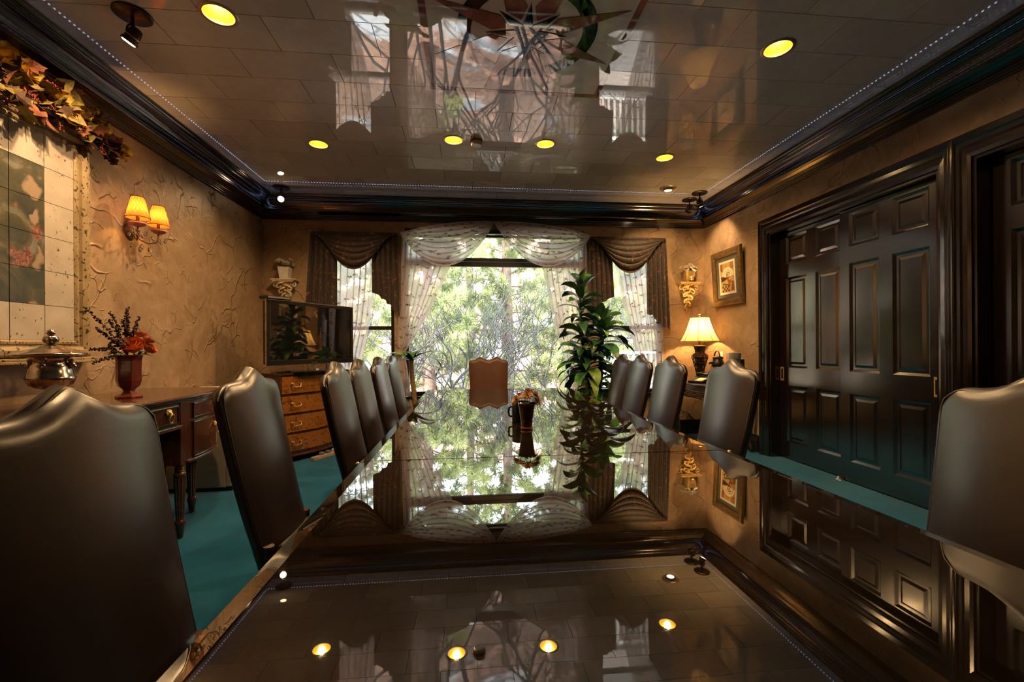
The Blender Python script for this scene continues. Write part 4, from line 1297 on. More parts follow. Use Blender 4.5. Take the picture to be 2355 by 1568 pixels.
for k in range(34):
    y = rng.uniform(1.8, 3.36); zc = 2.635 - max(0, y - 3.0) * .30
    p = Vector((XL + .11 + rng.uniform(0, .06), y, zc + rng.uniform(-.08, .08))); d = Vector((rng.uniform(.1, .6), rng.uniform(-1, 1), rng.uniform(-1, .5))).normalized()
    mb = MB(); mb.tube([p, p + d * .09], .002, 4)
    for j in range(9):
        o_ = Vector((rng.uniform(-1, 1), rng.uniform(-1, 1), rng.uniform(-1, 1))) * .010
        mb.ball(tuple(p + d * (.02 + .009 * j) + o_), .0055, 5, 3)
    mb.build('berry_sprig', 'berry_red', t, smooth=True)

t = thing('wall_sconce', 'two-arm crystal sconce with orange pleated shades on the left wall', 'sconce', (XL, 3.55, 2.08))
mb = MB(); mb.tube([(XL + .001, 3.57, 2.085), (XL + .012, 3.57, 2.085), (XL + .022, 3.57, 2.085)], [.058, .056, .03], 24); mb.build('backplate', 'antique_gold', t, smooth=40)
mb = MB(); mb.ball((XL + .045, 3.57, 2.085), .024, 12, 8); mb.build('boss', 'crystal', t, smooth=True)
for y in (3.435, 3.648):
    x = XL + .150
    mb = MB(); dy = y - 3.57
    mb.tube([(XL + .03, 3.57 + dy * .05, 2.075), (XL + .06, 3.57 + dy * .2, 2.03), (XL + .10, 3.57 + dy * .55, 2.005), (XL + .140, 3.57 + dy * .9, 2.02), (x, y, 2.06), (x, y, 2.085)], [.007, .006, .006, .006, .006, .007], 8)
    mb.build('arm', 'antique_gold', t, smooth=True)
    mb = MB(); mb.lathe([(.006, .0), (.030, .006), (.050, .022), (.054, .030), (.046, .026), (.010, .012)], 24, (x, y, 2.086), flute=8, fl_amp=.04); mb.build('bobeche', 'rose_pink', t, smooth=True)
    mb = MB(); mb.lathe([(.011, .0), (.011, .060), (.007, .065)], 12, (x, y, 2.099)); mb.build('candle', 'antique_gold', t, smooth=40)
    mb = MB(); mb.lathe([(.004, .0), (.014, .018), (.012, .034), (.003, .055)], 12, (x, y, 2.166)); mb.build('bulb', 'bulb_warm', t, smooth=True)
    mb = MB(); mb.lathe([(.073, 2.152), (.056, 2.225), (.040, 2.300)], 48, (x, y, 0), cap=False, flute=24, fl_amp=.006); sh = mb.build('shade', 'sconce_cloth', t, smooth=True)
    mb = MB()
    for r_, z in ((.0735, 2.150), (.0405, 2.301)): mb.tube([(x + r_ * math.cos(q), y + r_ * math.sin(q), z) for q in np.linspace(0, 2 * PI, 33)], .0028, 6, cap=False)
    for k in range(16):
        for sg in (-1, 1):
            pts = []
            for q in np.linspace(0, 1, 7):
                a = 2 * PI * k / 16 + sg * q * 1.1; r_ = .0742 + (.0412 - .0742) * q; pts.append((x + r_ * math.cos(a), y + r_ * math.sin(a), 2.152 + .147 * q))
            mb.tube(pts, .0008, 4)
    mb.build('shade_piping', 'shade_trim', sh)
    light('sconce_lamp', 'POINT', (x, y, 2.215), 5.0, (1.0, .48, .14), t, .015)
    for k in range(7):
        a = 2 * PI * k / 7; px_, py_ = x + .048 * math.cos(a), y + .048 * math.sin(a); L = .045 if k % 2 else .065
        mb = MB(); mb.tube([(px_, py_, 2.105), (px_, py_, 2.105 - L)], .0012, 4); mb.ball((px_, py_, 2.105 - L - .012), (.010, .010, .015), 8, 6); mb.build('crystal_drop', 'crystal', t)
for px_, py_, zz in ((XL + .06, 3.50, 1.985), (XL + .085, 3.555, 1.965), (XL + .10, 3.63, 1.98), (XL + .05, 3.62, 2.0)):
    mb = MB(); mb.tube([(px_, py_, 2.03), (px_, py_, zz)], .0014, 4); mb.ball((px_, py_, zz - .018), (.014, .014, .020), 8, 6); mb.build('crystal_drop', 'crystal', t)

# ------------------------------------------------------------------ plaster corbels with flower pots
def corbel(cx_, z, wd, mat, label, scroll):
    t = thing('corbel_shelf', label, 'wall shelf', (cx_, YB, z), 0, 'plaster corbel shelves')
    y1 = YB - .0015
    mb = MB(); mb.box(cx_ - wd / 2, cx_ + wd / 2, y1 - .150, y1, z - .016, z); mb.box(cx_ - wd / 2 + .012, cx_ + wd / 2 - .012, y1 - .138, y1, z - .028, z - .0162); mb.build('shelf_top', mat, t, bevel=.004)
    mb = MB()
    for k in range(13): mb.box(cx_ - wd / 2 + .016 + k * (wd - .04) / 13, cx_ - wd / 2 + .026 + k * (wd - .04) / 13, y1 - .142, y1 - .1385, z - .038, z - .0165)
    mb.build('dentils', mat, t)
    # scrolled volutes either side
    for sg in (-1, 1):
        mb = MB(); pts = []; rs = []
        for q in np.linspace(0, 1, 26):
            a = q * 2.6 * PI; r_ = .034 * (1 - q) + .004
            pts.append((cx_ + sg * (wd * .36 - r_ * math.cos(a) * 1.0 - .0), y1 - .085, z - .072 + r_ * math.sin(a))); rs.append(.013 - .006 * q)
        mb.tube(pts, rs, 7)
        mb.tube([(cx_ + sg * (wd * .36 - .04), y1 - .085, z - .072), (cx_ + sg * wd * .16, y1 - .075, z - .095), (cx_ + sg * .015, y1 - .07, z - .06)], [.012, .014, .010], 7)
        mb.build('volute', mat, t, smooth=True)
    H = scroll
    mb = MB()
    def body(u, v_):
        a = PI * u; w = (.070 * (1 - v_) ** .7 + .012) * (1 + .16 * math.sin(v_ * 11)); dp = (.105 * (1 - v_) ** 1.1 + .016)
        return (cx_ + w * math.cos(a), y1 - dp * math.sin(a) ** .8, z - .029 - H * v_)
    mb.grid(body, 14, 22); mb.build('bracket', mat, t, smooth=True)
    for k in range(7):
        f = k / 7; sg = 1 if k % 2 else -1
        mb = MB(); w = .075 * (1 - f) + .02; zc = z - .06 - H * f * .92; dp = .11 * (1 - f) + .02
        pts = [(cx_ - sg * .005, y1 - dp, zc + .02), (cx_ + sg * w * .6, y1 - dp * .95, zc + .005), (cx_ + sg * w, y1 - dp * .8, zc - .02), (cx_ + sg * w * .85, y1 - dp * .75, zc - .045), (cx_ + sg * w * .5, y1 - dp * .8, zc - .04), (cx_ + sg * w * .45, y1 - dp * .85, zc - .02)]
        mb.tube(pts, [.010, .013, .013, .011, .008, .004], 7); mb.build('acanthus', mat, t, smooth=True)
    mb = MB(); mb.ball((cx_, y1 - .02, z - .04 - H), (.014, .014, .026), 10, 6); mb.build('pendant', mat, t, smooth=True)
corbel(-2.228, 2.045, .29, 'plaster_cast', 'cream plaster corbel shelf with scrolls, above the television', .24)
corbel(2.965, 2.052, .29, 'gilt_cast', 'gilded scroll corbel shelf on the ochre wall above the lit lamp', .32)
def pot(cx_, z, label, mat, ball):
    t = thing('flower_pot', label, 'flower pot', (cx_, YB - .08, z + .0005))
    y = YB - .080; mb = MB(); a, b_, h = .048, .066, .145
    vs = [(cx_ + sx * r, y + sy * r, z + .0005 + zz) for r, zz in ((a, 0), (b_, h), (b_ - .008, h), (b_ - .012, h - .03)) for sx, sy in ((-1, -1), (1, -1), (1, 1), (-1, 1))]
    fs = [(3, 2, 1, 0)] + [(l * 4 + k, l * 4 + (k + 1) % 4, l * 4 + 4 + (k + 1) % 4, l * 4 + 4 + k) for l in range(3) for k in range(4)] + [(12, 13, 14, 15)]
    mb.add(vs, fs).build('pot', mat, t, bevel=.003)
    rg = random.Random(int(cx_ * 100) + 900)
    for k in range(13):
        a_ = rg.uniform(0, 6.28); rr = rg.uniform(.01, .095)
        rose((cx_ + rr * math.cos(a_), y + rr * math.sin(a_) * .7, z + h + rg.uniform(.012, .085)), rg.uniform(.034, .048), (math.cos(a_) * .6, -.6, .7), 'cream_petal', t, 'bloom')
    for k in range(10):
        a_ = rg.uniform(0, 6.28); mb = leaf_mesh(.08, .018, False)
        mt = Matrix.Translation((cx_, y, z + h)) @ Matrix.Rotation(a_, 4, 'Z') @ Matrix.Rotation(rg.uniform(.0, .5), 4, 'X') @ Matrix.Translation((0, .03, 0))
        mb.v = [tuple(mt @ Vector(p)) for p in mb.v]; mb.build('leaf', 'dried_tan' if k % 3 else 'leaf_dark', t)
    if ball:
        mb = MB(); mb.ball((cx_ + .004, y - .074, z + .045), .030, 16, 10); mb.build('gold_ball', 'brass', t, smooth=True)
pot(-2.226, 2.045, 'square white flower pot with cream blooms on the plaster shelf above the television', 'white_ceramic', False)
pot(2.965, 2.052, 'square flower pot with a gold ball and cream blooms on the gilded shelf', 'gilt_cast', True)

# ------------------------------------------------------------------ framed print on the right wall
t = local_thing('framed_print', 'small abstract print with dark mat in a carved gold frame on the right wall', 'picture', (XR - .004, 5.12, 2.04), 0)
mb = MB(); fnp = lambda a, b_, h: (-.004 - h - (b_ + .35) * .055, -a, b_)
PW, PH = .225, .262
frame_sweep(mb, [(0, .0), (0, .020), (.012, .024), (.018, .032), (.040, .040), (.065, .036), (.078, .028), (.086, .0)], -PW, PW, -PH, PH, fnp)
mb.build('frame', 'antique_gold', t, smooth=30)
def pan(a0, a1, b0, b1, h0, h1): 
    mb = MB(); mb.prism([(a0, b0), (a1, b0), (a1, b1), (a0, b1)], lambda a, b_, d: fnp(a, b_, h0 + d), h1 - h0); return mb
pan(-PW, PW, -PH, PH, .001, .008).build('mat_board', 'mat_board', t)
pan(-.165, .165, -.205, .205, .0082, .0095).build('print_paper', 'paper', t)
def ink(poly, mat, name='printed_shape', h=.0097):
    mb = MB(); mb.prism(poly, lambda a, b_, d: fnp(a, b_, h + d), .0004); mb.build(name, mat, t)
def arc(cx_, cy_, r0, r1, a0, a1, n=14):
    qs = np.linspace(a0, a1, n)
    return [(cx_ + r1 * math.cos(q), cy_ + r1 * math.sin(q)) for q in qs] + [(cx_ + r0 * math.cos(q), cy_ + r0 * math.sin(q)) for q in reversed(qs)]
ink([(-.14, -.18), (.14, -.18), (.14, .18), (-.14, .18)], 'ink_tan')
ink(arc(.01, .0, .095, .125, 0.1, 2.9), 'paper', h=.0102); ink(arc(.01, .0, .0, .085, 0.1, 2.9), 'paper', h=.0102)
ink(arc(.02, .03, .025, .04, 0, 5.8), 'ink_brown', h=.0107); ink(arc(.02, .03, .0, .012, 0, 6.2), 'ink_dark', h=.0107)
ink([(-.13, .02), (.04, -.01), (-.12, -.05)], 'ink_dark', h=.0107); ink([(-.02, .0), (.10, -.06), (.03, -.09)], 'ink_brown', h=.0107)
ink([(-.10, -.06), (.06, -.09), (.06, -.11), (-.10, -.085)], 'ink_green', h=.0107)
for i in range(5):
    for j in range(3):
        if (i + j) % 2 == 0: ink([(-.11 + .03 * i, -.175 + .025 * j), (-.08 + .03 * i, -.175 + .025 * j), (-.08 + .03 * i, -.15 + .025 * j), (-.11 + .03 * i, -.15 + .025 * j)], 'ink_dark', h=.0102)
for i in range(4): ink([(.07, .10 + .02 * i), (.135, .105 + .02 * i), (.135, .115 + .02 * i), (.07, .11 + .02 * i)], 'ink_brown', h=.0102)
ink([(.07, -.17), (.135, -.17), (.135, -.06), (.10, -.05)], 'ink_brown', h=.0102)
ink([(-.135, .10), (-.09, .08), (-.09, .17), (-.135, .17)], 'ink_brown', h=.0102)

# ------------------------------------------------------------------ carved console and what stands on it
t = thing('console_table', 'carved dark console table with pale top and cabriole legs under the lit lamp', 'console table', (2.96, 5.05, 0))
CX0, CX1, CY0, CY1 = 2.700, 3.212, 4.60, 5.55
n = 20
def con_plan(off):
    pts = []
    for q in np.linspace(0, 1, n):
        y = CY0 - off + (CY1 - CY0 + 2 * off) * q
        pts.append((CX0 - off + .035 * (math.cos(2 * PI * (q - .5) * 1.5) * -.5 + .5), y))
    return pts + [(CX1, CY1 + off), (CX1, CY0 - off)]
extrude_plan(con_plan(.0), .715, .740).build('top', 'leaf_dark' if False else 'console_wood', t, smooth=30, bevel=.007)
extrude_plan(con_plan(-.028), .640, .7148).build('frieze', 'console_wood', t, smooth=30)
rng = random.Random(4)
mb = MB()
for k in range(60):
    q = k / 59; y = CY0 + .04 + (CY1 - CY0 - .08) * q; x = CX0 + .030 + .035 * (math.cos(2 * PI * (q - .5) * 1.5) * -.5 + .5)
    drop = .03 + .05 * abs(math.sin(q * PI * 2)) + .03 * math.exp(-((q - .5) / .1) ** 2)
    for j in range(4): mb.ball((x + rng.uniform(-.006, .006), y + rng.uniform(-.006, .006), .640 - drop * j / 3.2), (.013, .012, .014), 6, 4)
for k in range(26):
    q = k / 25; x = CX0 + .05 + (CX1 - CX0 - .1) * q
    for j in range(3): mb.ball((x, CY0 + .034, .640 - (.03 + .05 * abs(math.sin(q * PI))) * j / 2.4), (.013, .013, .014), 6, 4)
mb.build('carved_apron', 'console_wood', t, smooth=True)
for lx, ly, sx, sy in ((CX0 + .05, CY0 + .05, -1, -1), (CX0 + .05, CY1 - .05, -1, 1), (CX1 - .045, CY0 + .05, 0, -1), (CX1 - .045, CY1 - .05, 0, 1)):
    mb = MB(); pts = []; rs = []
    for q in np.linspace(0, 1, 16):
        b_ = .045 * math.sin(q * PI * .9) * (1 - q) * 2 - .030 * math.sin(q * PI) * q * 1.6 + (.035 * max(0, q - .85) / .15)
        pts.append((lx + sx * b_, ly + sy * b_ * .8, .66 - q * .645)); rs.append(.038 - .024 * q ** .8 + (.012 * max(0, q - .86) / .14) + .008 * math.exp(-((q - .12) / .08) ** 2))
    mb.tube(pts, rs, 10)
    for q in (.1, .2, .3): mb.ball((lx + sx * .05, ly + sy * .04, .66 - q * .645), .012, 6, 4)
    mb.build('leg', 'console_wood', t, smooth=True)

lx, ly, lz = 2.985, 5.385, .7405
t = thing('table_lamp', 'lit table lamp with cream bell shade on a pierced dark metal vase base', 'lamp', (lx, ly, lz))
mb = MB(); mb.lathe([(.075, 0), (.078, .010), (.070, .020), (.050, .030), (.046, .050), (.058, .060), (.050, .072), (.036, .084)], 28, (lx, ly, lz)); mb.build('base', 'lamp_metal', t, smooth=50)
prof = [(.036, .0845), (.050, .13), (.062, .18), (.078, .24), (.096, .30), (.098, .325), (.080, .345), (.056, .36), (.054, .40), (.066, .435), (.074, .455)]
mb = MB(); mb.lathe([(r * .72, z) for r, z in prof], 20, (lx, ly, lz), cap=False); mb.build('inner_vase', 'lamp_metal', t, smooth=True)
def rad(z):
    for (r0, z0), (r1, z1) in zip(prof, prof[1:]):
        if z0 <= z <= z1: return r0 + (r1 - r0) * (z - z0) / (z1 - z0)
    return prof[-1][0]
mb = MB()
for k in range(8):
    for sg in (-1, 1):
        pts = []
        for q in np.linspace(0, 1, 22):
            z = .09 + .36 * q; a = 2 * PI * k / 8 + sg * .36 * math.sin(q * PI * 4); pts.append((lx + rad(z) * math.cos(a), ly + rad(z) * math.sin(a), lz + z))
        mb.tube(pts, .0052, 5)
for z in (.10, .235, .315, .357, .45):
    r_ = rad(z); mb.tube([(lx + r_ * math.cos(q), ly + r_ * math.sin(q), lz + z) for q in np.linspace(0, 2 * PI, 25)], .0058, 6, cap=False)
mb.build('pierced_vase', 'lamp_metal', t, smooth=True)
mb = MB(); mb.lathe([(.074, .455), (.050, .464), (.014, .468), (.012, .56)], 20, (lx, ly, lz)); mb.build('stem', 'lamp_metal', t, smooth=40)
mb = MB(); mb.lathe([(.012, .561), (.026, .585), (.032, .615), (.024, .645), (.004, .66)], 16, (lx, ly, lz)); mb.build('bulb', 'bulb_warm', t, smooth=True)
sp = [(.235, .515), (.208, .560), (.176, .625), (.148, .700), (.126, .770), (.112, .820)]
mb = MB(); mb.lathe(sp, 48, (lx, ly, lz), cap=False); sh = mb.build('lamp_shade', 'lamp_cloth', t, smooth=True)
mb = MB()
for k in range(8):
    a = 2 * PI * (k + .25) / 8; mb.tube([(lx + (r + .001) * math.cos(a), ly + (r + .001) * math.sin(a), lz + z) for r, z in sp], .0032, 5)
for r, z in (sp[0], sp[-1]): mb.tube([(lx + r * math.cos(q), ly + r * math.sin(q), lz + z) for q in np.linspace(0, 2 * PI, 41)], .0042, 6, cap=False)
mb.build('shade_piping', 'autumn_olive', sh)
mb = MB(); mb.tube([(lx, ly, lz + .66), (lx, ly, lz + .822)], .003, 6); mb.tube([(lx - .112, ly, lz + .82), (lx + .112, ly, lz + .82)], .002, 5); mb.build('harp', 'brass', t)
mb = MB(); mb.lathe([(.004, .8225), (.005, .835), (.012, .84), (.006, .848), (.010, .856), (.022, .862), (.001, .868)], 14, (lx, ly, lz)); mb.build('finial', 'antique_gold', t, smooth=40)
light('table_lamp_light', 'POINT', (lx, ly, lz + .66), 48, (1.0, .56, .19), t, .04)

t = thing('desk_phone', 'dark desk telephone with pale keys on the console, before the lamp', 'telephone', (2.84, 5.12, .7405), 0)
c = Vector((2.84, 5.12, .7405)); rt = Matrix.Rotation(R(-62), 3, 'Z') @ Matrix.Rotation(R(14), 3, 'X')
mb = MB(); mb.obox(c + Vector((0, 0, .040)), rt, .095, .11, .016); mb.build('body', 'black_plastic', t, bevel=.006)
mb = MB(); mb.obox(c + rt @ Vector((.030, -.03, .0165)) + Vector((0, 0, .040)), rt, .045, .06, .001); mb.build('label_panel', 'paper', t)
for i in range(4):
    for j in range(3):
        mb = MB(); mb.obox(c + rt @ Vector((-.070 + j * .020, -.075 + i * .026, .0185)) + Vector((0, 0, .040)), rt, .007, .008, .002); mb.build('key', 'grey_plastic', t)
mb = MB(); q0 = c + Vector((0, 0, .045)); mb.tube([q0 + rt @ Vector((-.075, .09, .03)), q0 + rt @ Vector((-.075, .07, .045)), q0 + rt @ Vector((.0, .07, .045)), q0 + rt @ Vector((.075, .07, .045)), q0 + rt @ Vector((.075, .09, .03))], [.02, .022, .013, .022, .02], 8); mb.build('handset', 'black_plastic', t, smooth=True)
mb = MB(); mb.box(2.78, 2.90, 5.06, 5.18, .741, .758); mb.build('foot', 'black_plastic', t)

kx, ky, kz = 3.03, 5.05, .7405
t = thing('coffee_carafe', 'black coffee carafe with arched carry handle beside the table lamp', 'carafe', (kx, ky, kz))
mb = MB(); mb.lathe([(.068, 0), (.072, .01), (.074, .16), (.070, .20)], 28, (kx, ky, kz)); mb.build('jug', 'silver', t, smooth=40)
mb = MB(); mb.lathe([(.070, .2005), (.073, .215), (.072, .250), (.058, .275), (.052, .292), (.060, .300), (.058, .318), (.030, .330), (.001, .332)], 28, (kx, ky, kz), cap=False); mb.build('pump_lid', 'black_plastic', t, smooth=40)
mb = MB(); mb.tube([(kx - .02, ky - .055 , kz + .28)] + [(kx - .02 * 0 - .01, ky + .062 * math.cos(q) * -1, kz + .30 + .095 * math.sin(q)) for q in np.linspace(0.05, PI - .05, 12)] + [(kx - .02, ky + .055, kz + .28)], .008, 8); mb.build('carry_handle', 'black_plastic', t, smooth=True)
mb = MB(); mb.tube([(kx - .06, ky, kz + .255), (kx - .10, ky, kz + .25), (kx - .112, ky, kz + .235)], [.016, .013, .010], 8); mb.build('spout', 'black_plastic', t, smooth=True)
t = thing('tumbler', 'silver tumbler standing between lamp and carafe on the console', 'tumbler', (2.93, 5.20, kz))
mb = MB(); mb.lathe([(.034, 0), (.044, .13), (.041, .13), (.032, .01)], 24, (2.93, 5.20, kz)); mb.build('cup', 'silver', t, smooth=40)
cx_, cy_ = 3.06, 4.73
t = thing('coffee_maker', 'small dark coffee maker with pale side near the door end of the console', 'coffee maker', (cx_, cy_, kz))
mb = MB(); mb.box(cx_ - .07, cx_ + .07, cy_ - .05, cy_ + .09, kz, kz + .03); mb.box(cx_ + .02, cx_ + .07, cy_ - .05, cy_ + .09, kz + .0302, kz + .30); mb.build('body', 'black_plastic', t, bevel=.006)
mb = MB(); mb.box(cx_ - .07, cx_ + .07, cy_ + .035, cy_ + .09, kz + .302, kz + .375); mb.build('water_tank', 'white_plastic', t, bevel=.006)
mb = MB(); mb.lathe([(.042, .302), (.048, .320), (.050, .372), (.040, .378)], 24, (cx_ - .01, cy_ - .02, kz)); mb.build('brew_head', 'grey_plastic', t, smooth=40)
mb = MB(); mb.lathe([(.030, .0302), (.045, .07), (.048, .12), (.036, .16)], 20, (cx_ - .03, cy_ + .01, kz)); mb.build('pot', 'black_plastic', t, smooth=40)

# ------------------------------------------------------------------ curtains
def sprigs(fn, n, parent, seed, size=.05, ulim=(.04, .96), vlim=(.02, .98), asp=1.0):
    """little printed leaf sprigs scattered over the cloth surface fn(u, v)"""
    rg = random.Random(seed); mb = MB()
    nu = max(2, int(math.sqrt(n * asp))); nv = max(2, int(n / nu))
    for i in range(nu):
        for j in range(nv):
            u = ulim[0] + (ulim[1] - ulim[0]) * (i + .5 + .5 * (j % 2) * .9 + rg.uniform(-.2, .2)) / (nu + .5)
            v_ = vlim[0] + (vlim[1] - vlim[0]) * (j + .5 + rg.uniform(-.25, .25)) / nv
            a = rg.uniform(-.5, .5) + (PI if rg.random() < .5 else 0)
            p0 = Vector(fn(u, v_))
            e = .004
            tu = (Vector(fn(min(1, u + e), v_)) - p0); tv = (Vector(fn(u, min(1, v_ + e))) - p0)
            tu = Vector((1, tu.y / max(1e-4, abs(tu.x)) * (1 if tu.x > 0 else -1), 0)); tv = Vector((0, 0, 1))
            tu.normalize()
            off = Vector((0, -.004, 0))
            def P2(a_, b_): return p0 + tu * a_ + tv * b_ + off
            ca, sa = math.cos(a), math.sin(a)
            def rp(a_, b_): return P2(a_ * ca - b_ * sa, a_ * sa + b_ * ca)
            s_ = size
            mb.add([rp(-s_ * .7, -.0012), rp(s_ * .5, -.0012), rp(s_ * .5, .0012), rp(-s_ * .7, .0012)], [(0, 1, 2, 3)])
            for bx, d in ((-.3, .65), (-.02, -.6), (.22, .6), (.46, -.35), (.5, .45)):
                l = s_ * .52; w = s_ * .10
                dx, dy = math.cos(d), math.sin(d); ox = bx * s_
                mb.add([rp(ox, 0), rp(ox + dx * l * .5 - dy * w, dy * l * .5 + dx * w), rp(ox + dx * l, dy * l), rp(ox + dx * l * .5 + dy * w, dy * l * .5 - dx * w)], [(0, 1, 2, 3)])
    mb.build('sprig_print', 'sprig_print', parent, kind='stuff')
def smooth_lerp(a, b, t): return a + (b - a) * t
def sheer_panel(parent, top, bot, ztop, zbot, ease, nf, y0, amp, seed, nspr, mid=None):
    xa, xb = top; xc, xd = bot
    def fn(u, v_):
        w = v_ ** ease
        uu = u + 1.75 * math.sin(2 * PI * nf * u) / (2 * PI * nf) * min(1, 6 * u, 6 * (1 - u)) + .012 * math.sin(u * 11 + 1.3)
        x = smooth_lerp(smooth_lerp(xa, xb, uu), smooth_lerp(xc, xd, uu), w)
        gather = 1.0 - .55 * w
        y = y0 + amp * math.cos(2 * PI * nf * u) * gather * (.8 + .3 * math.sin(9 * u + 2 * v_)) 
        return (x, y, ztop + (zbot - ztop) * v_)
    mb = MB(); mb.grid(fn, int(nf * 16), 30); o = mb.build('sheer_panel', 'sheer', parent, smooth=True)
    sprigs(fn, nspr, o, seed, .046, asp=.62)
    return fn
def swag(parent, xl, xr, zl, zr, drop, y0, mat, nf, ex, ez, depth, arch=0.0, name='swag', pw=1.0, skew=0.0):
    def fn(u, v_):
        us = u
        ph = 2 * PI * nf * v_
        v0 = v_
        v_ = max(0.0, v_ + 1.7 * math.sin(ph) / (2 * PI * nf) * min(1, 5 * v_, 5 * (1 - v_)))
        x = smooth_lerp(xl + ex * v_, xr - ex * v_, us)
        zt = smooth_lerp(zl - ez * v_, zr - ez * v_, us) + arch * 4 * u * (1 - u) * (1 - v_)
        s = u + skew * math.sin(PI * u) * 0
        sag = (1 - abs(2 * s - 1) ** 2.0) * drop * v_ ** pw
        fold = .5 + .5 * math.cos(ph)
        y = y0 - depth * (.25 + .75 * math.sin(PI * min(1, v_ * 1.05)) ) * math.sin(PI * u) ** .5 - .040 * fold * (.30 + .70 * math.sin(PI * u)) * (.3 + .7 * v_)
        zz = zt - sag
        return (x, y, zz)
    mb = MB(); mb.grid(fn, 44, int(nf * 14)); o = mb.build(name, mat, parent, smooth=True)
    return fn, o
def jabot(parent, xa, xb, ztop, bottoms, y0, flare, nf, mat='tapestry', amp=.030):
    """pleated tail; bottoms = z of the hem at the inner..outer edge (list across u)"""
    def fn(u, v_):
        k = u * (len(bottoms) - 1); i = min(int(k), len(bottoms) - 2); zb = bottoms[i] + (bottoms[i + 1] - bottoms[i]) * (k - i)
        x = smooth_lerp(xa, xb, u) + flare * (u - .0 if flare > 0 else 1 - u) * v_
        tri = abs(((u * nf) % 1.0) * 2 - 1)
        y = y0 - amp * tri * (.45 + .55 * v_)
        return (x + .006 * math.sin(u * 31), y, ztop + (zb - ztop) * v_)
    mb = MB(); mb.grid(fn, nf * 8, 20); return mb.build('jabot', mat, parent, smooth=50)

t = thing('dark_valance', 'dark tapestry swag valance over the left window, behind the television', 'valance', (-1.4, YB, 2.63))
jabot(t, -1.925, -1.60, 2.625, [1.46, 1.50, 1.58, 1.66], YB - .075, -.075, 5)
jabot(t, -1.185, -.865, 2.625, [1.885, 1.875, 1.86, 1.81, 1.80, 1.745, 1.735, 1.66, 1.65, 1.58], YB - .075, .02, 5)
swag(t, -1.905, -.880, 2.632, 2.632, .365, YB - .115, 'tapestry', 6, .16, .105, .040, name='swag')
mb = MB(); mb.box(-1.915, -.870, YB - .10, YB - .002, 2.600, 2.634); mb.build('board', 'tapestry', t, bevel=.01)
t = thing('dark_valance', 'dark tapestry swag valance over the right window, left of the gilded shelf', 'valance', (2.12, YB, 2.63))
jabot(t, 1.592, 1.90, 2.625, [1.70, 1.715, 1.72, 1.78, 1.79, 1.835, 1.845], YB - .075, .03, 5)
jabot(t, 2.375, 2.655, 2.625, [1.62, 1.615, 1.61, 1.52, 1.515, 1.45, 1.44, 1.41], YB - .075, .045, 5)
swag(t, 1.600, 2.645, 2.632, 2.632, .375, YB - .115, 'tapestry', 6, .16, .105, .045, name='swag')
mb = MB(); mb.box(1.605, 2.640, YB - .10, YB - .002, 2.600, 2.634); mb.build('board', 'tapestry', t, bevel=.01)

t = thing('sheer_swags', 'pair of white sprigged sheer swags over the top of the wide middle window', 'swag', (.37, YB, 2.75))
for xl, xr, zl, zr, sd in ((-.838, .358, 2.645, 2.812, 3), (.346, 1.618, 2.812, 2.662, 4)):
    fn, o = swag(t, xl, xr, zl, zr, .455, YB - .085, 'sheer_swag', 8, .02, .05, .045, arch=.045, name='swag', pw=.95)
    sprigs(fn, 90, o, sd, .040, asp=.9, ulim=(.05, .95))
mb = MB(); mb.tube([(-.83 + 2.44 * q, YB - .045, 2.63 + .16 * math.sin(PI * q) ** .8 + .01 * q) for q in np.linspace(0, 1, 20)], .010, 8); mb.build('rod', 'dark_frame', t, smooth=True)

t = thing('sheer_curtain', 'white sprigged sheer gathered to the left side of the wide middle window', 'curtain', (-.6, YB, 2.5), 0, None)
fnA = sheer_panel(t, (-.835, -.12), (-.905, -.800), 2.58, 1.12, 1.35, 8, YB - .045, .020, 31, 80)
sheer_panel(t, (-.905, -.800), (-.93, -.70), 1.118, .45, .8, 5, YB - .045, .016, 32, 10)
mb = MB(); mb.tube([(-.92, YB - .06, 1.135), (-.86, YB - .085, 1.115), (-.79, YB - .06, 1.12), (-.82, YB - .012, 1.13), (-.90, YB - .012, 1.14)], .012, 8); mb.build('tie_back', 'sheer_swag', t, smooth=True)
t = thing('sheer_curtain', 'white sprigged sheer down the right side of the wide middle window, behind the tall plant', 'curtain', (1.3, YB, 2.5))
sheer_panel(t, (.93, 1.60), (1.30, 1.585), 2.58, .85, 1.25, 8, YB - .045, .020, 33, 90)
sheer_panel(t, (1.30, 1.585), (1.38, 1.59), .849, .35, .9, 5, YB - .045, .016, 34, 8)
t = thing('sheer_curtain', 'white sprigged sheer in the narrow left window beside the television', 'curtain', (-1.5, YB, 2.4))
sheer_panel(t, (-1.76, -1.145), (-1.76, -1.47), 2.50, .62, 2.1, 8, YB - .030, .018, 35, 90)
t = thing('sheer_curtain', 'white sprigged sheer in the narrow right window behind the right chairs', 'curtain', (2.3, YB, 2.4))
sheer_panel(t, (1.93, 2.645), (2.40, 2.630), 2.50, .62, 1.25, 9, YB - .030, .018, 36, 100)

